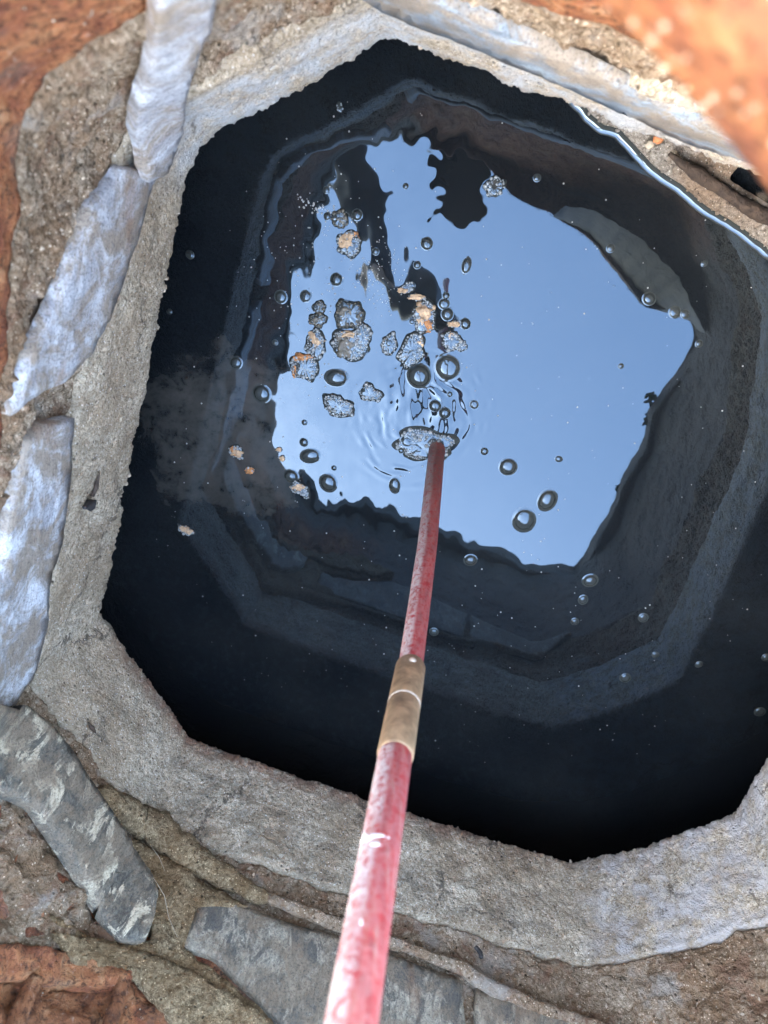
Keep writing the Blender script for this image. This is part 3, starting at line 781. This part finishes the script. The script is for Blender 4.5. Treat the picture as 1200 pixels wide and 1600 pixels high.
BMs = lathe_mesh('bubble_small', prof[3::2], 12, MAT['film'])
def put_bubble(x, y, r, name='bubble', sx=1, sy=1, rot=0, small=False):
    p = at(x, y, 0); s = px_m(x, y) * r / 1.15
    o = bpy.data.objects.new(name, BMs if small else BM); C.objects.link(o)
    o.location = p; o.rotation_euler = (0, 0, math.radians(rot)); o.scale = (s * sx, s * sy, s * min(sx, sy) * random.uniform(.5, .95)); return o
BUB = [  # x, y, radius px, label
    (667, 381, 9, 'lone dark bubble on sky reflection left of the taller bubble, near the upper middle'),
    (729, 415, 9, 'tall oval bubble standing alone on the upper sky reflection', .75, 1.3, -15),
    (652, 414, 5, 'small bubble on sky reflection just below the two-bubble pair, upper middle'),
    (634, 291, 4, 'tiny dark bubble in the narrow upper strip of mirrored sky'),
    (526, 437, 9, 'bubble on the left strip of mirrored sky, below the brown scum'),
    (439, 464, 9, 'bubble with pale crescent on dark water left of the mirrored sky'),
    (478, 463, 8, 'bubble on the left edge of the mirrored sky, right of the crescent bubble'),
    (558, 336, 8, 'bubble beside the upper left tip of the mirrored sky'),
    (587, 393, 5, 'small pale bubble between the arm reflection and the brown scum'),
    (510, 297, 5, 'small bubble above the scum streak on dark water, upper left'),
    (655, 587, 17, 'large round bubble above the rod foam, left one of the large pair'),
    (700, 574, 20, 'largest round bubble, right of the middle of the foam cluster'),
    (697, 462, 5, 'small bubble topping the stack of three right of the orange scum'),
    (694, 475, 8, 'middle bubble in the stack of three right of the orange scum'),
    (699, 491, 9, 'lowest bubble in the stack of three right of the orange scum'),
    (727, 506, 8, 'bubble at the right end of a pinkish scum fleck'),
    (526, 590, 14, 'wide flat bubble below the brown scum, left part of mirrored sky', 1.2, .9, 0),
    (409, 615, 13, 'bubble with wide bright crescent on dark water, left of the mirrored sky'),
    (369, 567, 9, 'bubble in the middle of a faint swirl on the dark left water'),
    (297, 398, 6, 'small bubble beside the left concrete wall'),
    (475, 691, 6, 'small bubble above the wide grey bubble, lower left of mirrored sky'),
    (485, 712, 13, 'wide dark bubble at the lower left of mirrored sky', 1.1, .8, 10),
    (513, 754, 13, 'dark bubble near the lower left jagged edge of mirrored sky'),
    (617, 758, 10, 'tall bubble between the foam and the lower jagged edge', .8, 1.2, 0),
    (522, 731, 4, 'tiny bubble between two dark bubbles at the lower left of mirrored sky'),
    (757, 705, 6, 'small bubble right of the rod and its foam'),
    (794, 729, 13, 'dark round bubble right of the rod, farthest up of a diagonal trio'),
    (819, 812, 17, 'large dark bubble lowest on the mirrored sky right of the rod'),
    (855, 781, 15, 'large oval bubble upper right of the lowest large one', .85, 1.12, -20),
    (873, 717, 5, 'small bubble in open mirrored sky right of the diagonal trio'),
    (680, 634, 9, 'bubble just above the rod foam'),
    (695, 645, 8, 'bubble touching the one just above the rod foam'),
    (741, 632, 7, 'small bubble right of the rippled water above the rod'),
    (703, 616, 4, 'tiny bubble beneath the largest round bubble'),
    (735, 875, 9, 'bubble with pale crescent right of the rod below the jagged edge'),
    (922, 907, 10, 'bubble with bright crescent at the lowest tip of mirrored sky'),
    (911, 937, 7, 'middle bubble of three trailing below the tip of mirrored sky'),
    (898, 971, 6, 'lowest bubble of three trailing below the tip of mirrored sky'),
    (1005, 965, 7, 'bubble alone on dark water at the right, level with the trailing three'),
    (977, 1059, 7, 'bubble alone on dark water at the lower right'),
    (1024, 1023, 5, 'small bubble between two lone bubbles at the lower right'),
    (1092, 1038, 5, 'small bubble on dark water near the right edge, lower part'),
    (1197, 1027, 6, 'bubble cut by the right edge of the view'),
    (1187, 1112, 7, 'bubble near the concrete corner at the lower right'),
    (970, 572, 4, 'tiny bubble in open mirrored sky at the far right'),
    (954, 388, 6, 'bubble on the brown mirrored frame, upper right'),
    (1014, 467, 9, 'bubble at the right edge of sky under the mirrored brown frame'),
    (1054, 488, 8, 'left bubble of the pair at the right corner of mirrored sky'),
    (1070, 491, 6, 'right bubble of the pair at the right corner of mirrored sky'),
    (1092, 537, 5, 'small pale bubble just off the right corner of mirrored sky'),
    (839, 278, 5, 'pale bubble on dark water above the mirrored brown frame'),
    (678, 987, 6, 'bubble right beside the rod above the brass joint'),
    (476, 660, 4, 'tiny bubble above the left wide bubble, near a fleck of scum'),
    (455, 744, 10, 'bubble attached to pale scum at the lower left edge of mirrored sky'),
    (430, 535, 4, 'tiny bubble at the left edge of the mirrored sky beside pale flecks'),
    (265, 487, 4, 'tiny pale bubble touching the left concrete wall'),
    (1100, 412, 4, 'tiny bubble on dark water at the upper right below the ledge'),
]
for b in BUB:
    e = b[4:] if len(b) > 4 else (random.uniform(.92, 1.08), random.uniform(.92, 1.08), random.uniform(0, 180))
    o = put_bubble(b[0], b[1], b[2], 'bubble', *e); tag(o, b[3], 'bubble', 'single bubbles floating on the water')

def blob_outline(rx, ry, rot, seed, n=72, amp=.24):
    P = []
    for k in range(n):
        a = 2 * math.pi * k / n; q = 1 + amp * noise.fractal(Vector((math.cos(a), math.sin(a), seed * 1.37)) * 1.3, 1, 2, 2) * 1.4
        x, y = rx * q * math.cos(a), ry * q * math.sin(a); c, s = math.cos(math.radians(rot)), math.sin(math.radians(rot)); P.append((x * c - y * s, x * s + y * c))
    return P
def join_bubbles(name, lst, mat, base):
    """many tiny domes as one mesh; lst of (x, y, z, r) local metres"""
    V = []; Fc = []; seg = 9; pr = [(1.0, -.1), (.93, .35), (.66, .72), (.25, .92)]
    for x, y, z, r in lst:
        b = len(V)
        for pr_, pz in pr:
            for s in range(seg): t = 2 * math.pi * s / seg; V.append((base[0] + x + r * pr_ * math.cos(t), base[1] + y + r * pr_ * math.sin(t), base[2] + z + r * pz))
        for k in range(3):
            for s in range(seg):
                t = (s + 1) % seg; Fc.append((b + k * seg + s, b + k * seg + t, b + (k + 1) * seg + t, b + (k + 1) * seg + s))
        Fc.append(tuple(range(b + 3 * seg, b + 4 * seg)))
    return obj(name, V, Fc, mat)
def foam(x, y, rx, ry, rot, label, bigs=(), seed=0, mat='foam', dens=1.0, scum=None, cat='foam', name='foam_patch'):
    base = at(x, y, 0); m = px_m(x, y); rot = -rot
    t = thing(name, label, cat, tuple(base), 'foam and scum patches on the water')
    out = blob_outline(rx * m, ry * m, rot, seed)
    V = []; Fc = []; n = len(out)
    rings = [(1.16, -.0003), (1.10, .0003), (1.03, .0011), (.97, .0019), (.85, .0024), (.6, .0026), (.3, .0027)]
    hs = min(1, min(rx, ry) / 14)
    for s, z in rings:
        for px, py in out:
            zz = z * hs * (1 + .25 * nz((px * s, py * s, seed), 500)); V.append((base[0] + px * s, base[1] + py * s, zz))
    for k in range(len(rings) - 1):
        for i in range(n):
            j = (i + 1) % n; Fc.append((k * n + i, k * n + j, (k + 1) * n + j, (k + 1) * n + i))
    Fc.append(tuple(range((len(rings) - 1) * n, len(rings) * n)))
    attach(obj('film', V, Fc, MAT['film']), t)
    r_ = random.Random(seed * 17 + 3); lst = []
    placed = [(bx * m, -by * m, br * m) for bx, by, br in bigs]
    want = int(dens * rx * ry * .42); tries = 0
    while len(lst) < want and tries < want * 25:
        tries += 1; a = r_.uniform(0, 6.283); k = int(a / 6.2832 * n) % n; q = math.sqrt(r_.random()) * .97
        px, py = out[k][0] * q, out[k][1] * q; rr = m * r_.choice([1.1, 1.3, 1.5, 1.9, 2.4, 3.2]) * (.8 + .4 * hs)
        if any((px - a_) ** 2 + (py - b_) ** 2 < (rr + c_) ** 2 * .72 for a_, b_, c_ in placed): continue
        placed.append((px, py, rr)); lst.append((px, py, .0020 * hs, rr))
    o = attach(join_bubbles('froth', lst, MAT['foam'] if mat == 'foam' else MAT[mat], base), t); o['kind'] = 'stuff'
    for bx, by, br in bigs:
        o = put_bubble(x + bx, y + by, br, 'bubble'); o.location.z = .0012 * hs
        o.parent = t; o.matrix_parent_inverse = Matrix.Translation(-Vector(t.location))
    if scum:
        for sx, sy, srx, sry, sm, sh in scum:
            c = at(x + sx, y + sy, 0); bm = bmesh.new(); bmesh.ops.create_icosphere(bm, subdivisions=4, radius=1); VV = []
            for v in bm.verts:
                k = 1 + .55 * noise.fractal(v.co * 1.3 + Vector((x, y, seed)), 1, 2, 4) + .16 * noise.noise(v.co * 6 + Vector((x, 0, 0)))
                VV.append((c[0] + v.co.x * srx * m * k, c[1] + v.co.y * sry * m * k, .0012 + v.co.z * sh * k))
            FF = [[v.index for v in f.verts] for f in bm.faces]; bm.free()
            attach(obj('scum', VV, FF, MAT[sm]), t)
    return t
foam(660, 695, 46, 25, 5, 'wide raft of white foam gathered round the rod where it enters the water', [(-24, -5, 10), (-6, 5, 9), (33, -3, 7), (6, 14, 6), (-33, 8, 4), (16, -14, 5)], 1, dens=.9)
foam(608, 538, 12, 16, 0, 'oval ring of foam round one bubble, left of the foam oval with orange corner', [(0, -3, 7), (2, 9, 4)], 2)
foam(645, 548, 19, 25, 25, 'tall oval foam patch with small bubbles and an orange brown corner', [(-10, 14, 5), (-4, 5, 5), (-8, -5, 4), (2, -4, 5), (-2, -14, 4)], 3, scum=[(11, -14, 7, 8, 'scum', .0016)])
foam(530, 634, 23, 17, 20, 'bean shaped foam patch at the left of mirrored sky, lower of the two grey ones', [(-9, -5, 4), (12, 2, 4), (4, 7, 3)], 4)
foam(578, 615, 17, 13, 15, 'pointed foam patch between the rippled water and the bean shaped foam', [(-8, -4, 6), (3, -5, 4)], 5)
foam(772, 292, 15, 14, 0, 'round frothy bubble cluster under the mirrored frame at the top', [(0, 4, 6)], 6, dens=1.2)
foam(498, 500, 13, 12, 0, 'dark olive foam clump left of the big dark foam', [(-3, -3, 5)], 7, mat='scum_d', scum=[(-2, 0, 9, 8, 'scum_d', .0015)])
foam(494, 538, 14, 21, 5, 'tan brown scum oval with froth, under the olive clump', [(2, 12, 4)], 8, scum=[(0, -6, 11, 12, 'scum', .0022)])
foam(476, 573, 20, 21, 0, 'froth capped with rusty brown scum on the left edge of mirrored sky', [(3, -1, 4), (8, 0, 3), (6, 10, 3)], 9, scum=[(-4, -14, 14, 7, 'scum_o', .002), (-14, 4, 5, 12, 'scum_o', .0015)])
foam(545, 490, 23, 22, 0, 'large dark foam clump, upper of the two, on the left part of mirrored sky', [(-6, -14, 6), (8, -10, 5), (-12, 2, 5), (6, 6, 5)], 10, mat='scum_d', scum=[(-6, -4, 11, 9, 'scum_d', .0022)])
foam(548, 538, 27, 22, 0, 'large dark foam clump with thick scum, lower of the two', [(-20, 8, 6), (22, 10, 4)], 11, scum=[(-8, 2, 14, 17, 'scum_d', .0028), (-2, -16, 14, 5, 'scum', .0022)])
foam(566, 524, 14, 20, 0, 'pale froth leaning on the right of the large dark clump', [], 12)
foam(545, 381, 19, 17, 0, 'brown scum lump in froth on the upper left of mirrored sky', [(6, 6, 4), (-10, 4, 4)], 13, scum=[(-3, -3, 12, 10, 'scum', .0026), (10, -12, 6, 5, 'scum_o', .001)])
foam(530, 342, 13, 12, 0, 'olive bubble clump at the upper left tip of mirrored sky', [(-1, 0, 8), (-18, -4, 5)], 14, mat='scum_d', scum=[(6, 3, 8, 8, 'scum_d', .0015)])
foam(664, 494, 18, 22, 0, 'bright orange tan scum lump in the middle of the foam cluster', [(-20, 8, 4), (-8, 18, 4)], 15, scum=[(0, -8, 15, 13, 'scum', .003), (6, 12, 8, 11, 'scum_o', .0025), (-6, 6, 8, 8, 'scum', .002)])
foam(651, 464, 13, 5, 5, 'slim tan scum flake above the orange lump', [], 16, scum=[(0, 0, 12, 4, 'scum', .0015)])
foam(637, 450, 12, 8, -10, 'small brown scum scrap with bubbles above the slim flake', [(-3, 0, 4), (9, -4, 3)], 17, scum=[(-8, 4, 7, 4, 'scum', .0015)])
foam(705, 531, 15, 15, 30, 'froth with tan scum right of the tall oval foam', [(2, 4, 4), (-8, -4, 3)], 18, scum=[(0, -6, 7, 7, 'scum', .0015)])
foam(721, 541, 9, 9, 0, 'thin scrap of pale froth right of the tan froth', [], 19)
foam(711, 506, 12, 5, 0, 'pinkish flat scum fleck above the tan froth', [], 20, scum=[(-1, 0, 10, 4, 'scum', .0008)])
foam(469, 764, 16, 9, 40, 'pale scum sliver with froth at the lower left edge of mirrored sky', [], 21, scum=[(-3, -2, 11, 6, 'scum', .0012)])
foam(370, 706, 12, 9, 50, 'orange and white scum floating on dark murky water, upper of two left ones', [], 22, scum=[(0, 0, 10, 7, 'scum', .0022), (-4, -2, 5, 7, 'scum_o', .002)])
foam(391, 734, 7, 5, 0, 'small orange scum spot at the lower right of the white scum on murky water', [], 23, scum=[(0, 0, 7, 5, 'scum_o', .0012)])
foam(291, 828, 12, 7, 30, 'lone scum fleck at the lower tip of the murk cloud, far left', [], 24, scum=[(-2, -2, 7, 5, 'scum', .0018), (5, 2, 6, 4, 'scum', .0014)])
foam(436, 702, 5, 4, 0, 'tiny froth fleck at the left edge of mirrored sky, upper of two', [], 25, scum=[(0, 0, 4, 3, 'scum', .0008)])
foam(441, 716, 4, 5, 0, 'tiny froth fleck at the left edge of mirrored sky, lower of two', [], 26, scum=[(0, 0, 4, 4, 'scum', .0008)])
foam(499, 480, 9, 10, 20, 'small dark froth wedge just above the olive foam clump', [(-6, 0, 5)], 27, mat='scum_d')
foam(531, 168, 5, 6, 0, 'tiny lone bubble cluster on black water near the top left wall', [(-1, -5, 3), (1, 1, 3)], 28)
# floating specks nobody could count
lst = []
o0 = np.array([0, 0, 0.])
def speck(x, y, r): p = at(x, y, 0); lst.append((p[0], p[1], .0001, r))
for _ in range(330):
    i = random.randrange(NS); q = random.uniform(.05, .98) ** .6; p = CEN + (OP[i] + NRM[i] * .0 - CEN) * q
    lst.append((p[0], p[1], .00005, random.choice([.00025, .00035, .00035, .00045, .0007])))
for _ in range(210):
    a = random.gauss(0, 1); b = random.gauss(0, 1); speck(515 + a * 55, 440 + b * 90, random.choice([.0003, .0004, .0006]))
for _ in range(90): speck(600 + random.gauss(0, 20), 430 + random.gauss(0, 30), .0004)
for _ in range(60):
    t = random.random(); speck(472 + t * 60 + random.gauss(0, 5), 314 + t * 25 + random.gauss(0, 5), random.choice([.0004, .0008]))
o = join_bubbles('floating_specks', lst, MAT['speck'], (0, 0, 0)); o['kind'] = 'stuff'; tag(o, 'pale dust specks scattered over the dark water', 'specks')

# ------------------------------------------------------------------ small debris on the masonry
def debris(name, pts, rads, mat, label, cat, off=0, lift=.001, rough=.4):
    P = []
    for x, y in pts:
        p, nn = wall(x, y, off); P.append(p - nn * lift)
    o = tube(name, P, rads, mat, 12, rough, 250, 8); tag(o, label, cat); return o
debris('black_fragment', [(129, 792), (137, 788), (146, 782)], [.001, .0036, .0012], MAT['black'], 'shiny black grit fragment stuck on the left concrete wall', 'fragment')
debris('dirt_smear', [(144, 776), (150, 762), (156, 738)], [.0012, .0014, .0005], MAT['soil'], 'dark dirt smear above the black fragment on the left wall', 'dirt', lift=.0)
debris('seed_husk', [(136, 1129), (142, 1138), (148, 1146)], [.0004, .0018, .0004], MAT['bug'], 'small dark seed husk on the lower left concrete facet', 'seed husk')
debris('twig_fragment', [(740, 1484), (746, 1492), (750, 1502)], [.0014, .0018, .0012], MAT['black'], 'short black twig end lodged in the mortar bead right of the rod', 'twig', .002, .004)
debris('web_strand', [(228, 1362), (243, 1385), (255, 1405), (262, 1440), (275, 1470)], [.00015, .0002, .00025, .0002, .0001], MAT['web'], 'pale stray fibre hanging between slate and mortar bead', 'fibre', 0, .004, 0)
debris('web_strand', [(232, 1330), (246, 1350), (254, 1370)], [.0001, .0002, .0001], MAT['web'], 'short pale stray fibre above the longer one by the dark slate', 'fibre', 0, .007, 0)
def pebble(px, py, z, r, mat, label, cat):
    c = at(px, py, z); bm = bmesh.new(); bmesh.ops.create_icosphere(bm, subdivisions=3, radius=1)
    V = [tuple(c + np.array(v.co) * r * np.array([1.1, .9, .6]) * (1 + .35 * noise.fractal(v.co * 1.5 + Vector((px, py, 0)), 1, 2, 3))) for v in bm.verts]
    Fc = [[v.index for v in f.verts] for f in bm.faces]; bm.free(); return tag(obj('stone_chip', V, Fc, mat), label, cat)
pebble(1029, 217, .020, .0034, MAT['chip'], 'orange brown stone chip on the upper right rubble ledge', 'stone chip')
pebble(1015, 226, .018, .0028, MAT['web'], 'pale stone chip beside the orange one on the rubble ledge', 'stone chip')

# ------------------------------------------------------------------ added unseen wall behind the viewer's left shoulder: it keeps the shaft in shade
blocker = thing('shade_wall', 'plain coped wall beside the shaft, unseen and added to keep it in shade', 'wall', (-1.2, -.95, fz))
def slabbox(name, c, ax_, L, w, h, mat, parent, n=40):
    a = np.array([-ax_[1], ax_[0], 0]); d = np.array([ax_[0], ax_[1], 0]); V = []; Fc = []
    for k in range(n + 1):
        for (u, z) in ((-w, 0), (w, 0), (w, h), (-w, h)):
            q = np.array(c) + a * (k / n - .5) * L + d * u + np.array([0, 0, z]); q = q + d * .006 * nz(q, 3) + np.array([0, 0, .004 * nz(q, 5)]) * (z > 0); V.append(q)
    for k in range(n):
        for s_ in range(4):
            t = (s_ + 1) % 4; Fc.append((k * 4 + s_, k * 4 + t, (k + 1) * 4 + t, (k + 1) * 4 + s_))
    Fc += [(3, 2, 1, 0), (n * 4, n * 4 + 1, n * 4 + 2, n * 4 + 3)]
    return attach(obj(name, V, Fc, mat, smooth=False), parent)
slabbox('shade_wall_face', (-1.2, -.95, fz - .1), (.8, .6), 6, .10, .90, MAT['gravel'], blocker)
for k in range(10):
    o_ = (k - 4.5) * .6; slabbox('shade_wall_cap', (-1.2 - .6 * o_, -.95 + .8 * o_, fz + .803), (.8, .6), .59, .14, .06, MAT['concrete'], blocker, 4)

# ------------------------------------------------------------------ the photographer, outside the shaft, seen only as a dark mirrored shape
def skin(name, V, E, Rr, mat, parent=None, root=0, sub=2):
    me = bpy.data.meshes.new(name); me.from_pydata(V, E, []); me.update()
    o = bpy.data.objects.new(name, me); C.objects.link(o); me.materials.append(mat)
    md = o.modifiers.new('skin', 'SKIN'); md.use_smooth_shade = True
    for k, r in enumerate(Rr):
        me.skin_vertices[0].data[k].radius = (r, r) if not isinstance(r, tuple) else r
        me.skin_vertices[0].data[k].use_root = (k == root)
    s = o.modifiers.new('sub', 'SUBSURF'); s.levels = sub; s.render_levels = sub
    if parent: attach(o, parent)
    return o
grip = up0 + dr * (.60 - up0[2])              # where the fist closes on the rod
pc = M4 @ Vector((-.004, .010, .012)); pc = np.array(pc)    # phone centre, behind the lens
person = thing('person', 'person in navy workwear kneeling beyond the frame, arms mirrored as dark shapes', 'person', (0, .6, fz))
V = [(0, .66, .72), (0, .60, .90), (0, .50, 1.10), (0, .42, 1.22), (0, .36, 1.28), (0, .30, 1.37),      # 0-5 pelvis..head
     (-.19, .42, 1.17), (-.29, .20, .99), tuple(mir(582, 330, .85)), tuple(mir(596, 425, .70)), tuple(grip + np.array([-.018, .03, .015])),   # 6-10 right arm
     (.19, .42, 1.17), (.25, .30, .88), (.075, .135, .705), (.035, .095, .655),  # 11-14 left arm
     (-.11, .62, .68), (-.17, .34, .57), (-.14, .74, .56), (-.14, .84, .53), (.11, .62, .68), (.17, .34, .57), (.14, .74, .56), (.14, .84, .53)]
E = [(0, 1), (1, 2), (2, 3), (3, 4), (4, 5), (2, 6), (6, 7), (7, 8), (8, 9), (9, 10), (2, 11), (11, 12), (12, 13), (13, 14), (0, 15), (15, 16), (16, 17), (17, 18), (0, 19), (19, 20), (20, 21), (21, 22)]
Rr = [(.15, .11), (.14, .10), (.16, .11), .06, .055, (.075, .095), .055, .042, .030, .025, (.026, .022), .055, .042, .026, (.03, .02), .08, .055, .045, .035, .08, .055, .045, .035]
def fingers(V, E, Rr, root, lst):
    for ch in lst:
        pr = root
        for k, q in enumerate(ch):
            V.append(tuple(q)); E.append((pr, len(V) - 1)); Rr.append(.0095 - .0012 * k); pr = len(V) - 1
g = grip; ax = dr / np.linalg.norm(dr)
def ringp(a, s, r=.016): return g + ax * s + np.array([math.cos(a), math.sin(a), 0]) * r
a0_ = math.radians(120)
fingers(V, E, Rr, 10, [[ringp(a0_ + .25, s), ringp(a0_ - 1.0, s), ringp(a0_ - 2.3, s - .002), ringp(a0_ - 3.4, s - .003)] for s in (.030, .011, -.008, -.026)])
fingers(V, E, Rr, 10, [[ringp(a0_ + .9, .028, .02), ringp(a0_ + 2.2, .034, .018), ringp(a0_ + 3.1, .030, .017)]])
xr, yr, zr = [np.array(M4.to_3x3() @ Vector(v)) for v in ((1, 0, 0), (0, 1, 0), (0, 0, 1))]
for k, s in enumerate((-.035, -.014, .008, .028)):
    b = pc + yr * .058 + xr * s; fingers(V, E, Rr, 14, [[b + yr * .032 + zr * .016, b + yr * .012 - zr * .004, b - yr * .014 - zr * .0105]])
fingers(V, E, Rr, 14, [[pc + xr * .052 + yr * .055 + zr * .01, pc + xr * .050 + yr * .03 + zr * .008, pc + xr * .044 + yr * .012 + zr * .006]])
skin('body', V, E, Rr, MAT['skin'], person)
def hand_shade(root, pre, lo, hi):  # dark shell added over the hand, standing in for its backlit shade
    ids = [pre, root] + list(range(lo, hi)); mp = {k: n for n, k in enumerate(ids)}
    ee = [(mp[a], mp[b]) for a, b in E if a in mp and b in mp]
    rr_ = [(r[0] * 1.15 + .002, r[1] * 1.15 + .002) if isinstance(r, tuple) else r * 1.1 + .0016 for r in [Rr[k] for k in ids]]
    skin('hand_shade', [V[k] for k in ids], ee, rr_, MAT['boot'], person)
hand_shade(10, 9, 23, 42); hand_shade(14, 13, 42, len(V))
bv = V[:23]
skin('jacket', [bv[k] for k in (0, 1, 2, 3, 6, 7, 8, 9, 11, 12, 13)], [(0, 1), (1, 2), (2, 3), (2, 4), (4, 5), (5, 6), (6, 7), (2, 8), (8, 9), (9, 10)], [(.17, .13), (.165, .125), (.18, .13), .075, .07, .052, .036, .030, .07, .056, .036], MAT['cloth'], person)
skin('trousers', [bv[k] for k in (0, 15, 16, 17, 19, 20, 21)], [(0, 1), (1, 2), (2, 3), (0, 4), (4, 5), (5, 6)], [(.165, .13), .095, .068, .058, .095, .068, .058], MAT['cloth'], person)
for sx in (-.14, .14): skin('boot', [(sx, .76, .555), (sx, .84, .545), (sx, .88, .53)], [(0, 1), (1, 2)], [.055, .05, .04], MAT['boot'], person)
skin('hair', [(0, .33, 1.43), (0, .38, 1.39), (0, .40, 1.33)], [(0, 1), (1, 2)], [.085, .085, .06], MAT['hair'], person)
# phone: rounded slab behind the lens opening
def rbox(name, c, w, h, d, r, mat, parent):
    V = []; n = 8
    pts = []
    for cx, cy, a0 in ((w - r, h - r, 0), (-w + r, h - r, 90), (-w + r, -h + r, 180), (w - r, -h + r, 270)):
        for k in range(n + 1): a = math.radians(a0 + 90 * k / n); pts.append((cx + r * math.cos(a), cy + r * math.sin(a)))
    m = len(pts); lay = [(-d, .96), (-d * .7, 1), (d * .7, 1), (d, .96)]
    for z, s in lay:
        for x, y in pts: V.append(c + xr * x * s + yr * y * s + zr * z)
    Fc = [(a * m + i, a * m + (i + 1) % m, (a + 1) * m + (i + 1) % m, (a + 1) * m + i) for a in range(3) for i in range(m)]
    Fc += [tuple(reversed(range(m))), tuple(range(3 * m, 4 * m))]
    return attach(obj(name, V, Fc, mat, smooth=False), parent)
phone = thing('phone', 'dark slab phone held over the shaft, mirrored as a rectangle in the water', 'phone', tuple(pc))
rbox('shell', pc, .038, .074, .0038, .011, MAT['phone'], phone); rbox('screen', pc + zr * .0043, .0355, .0715, .0004, .009, MAT['glass'], phone)
for dx, dy in ((-.020, .03), (-.020, -.0), ): 
    rbox('lens', pc + xr * dx + yr * dy - zr * .005, .006, .006, .0012, .0059, MAT['glass'], phone)
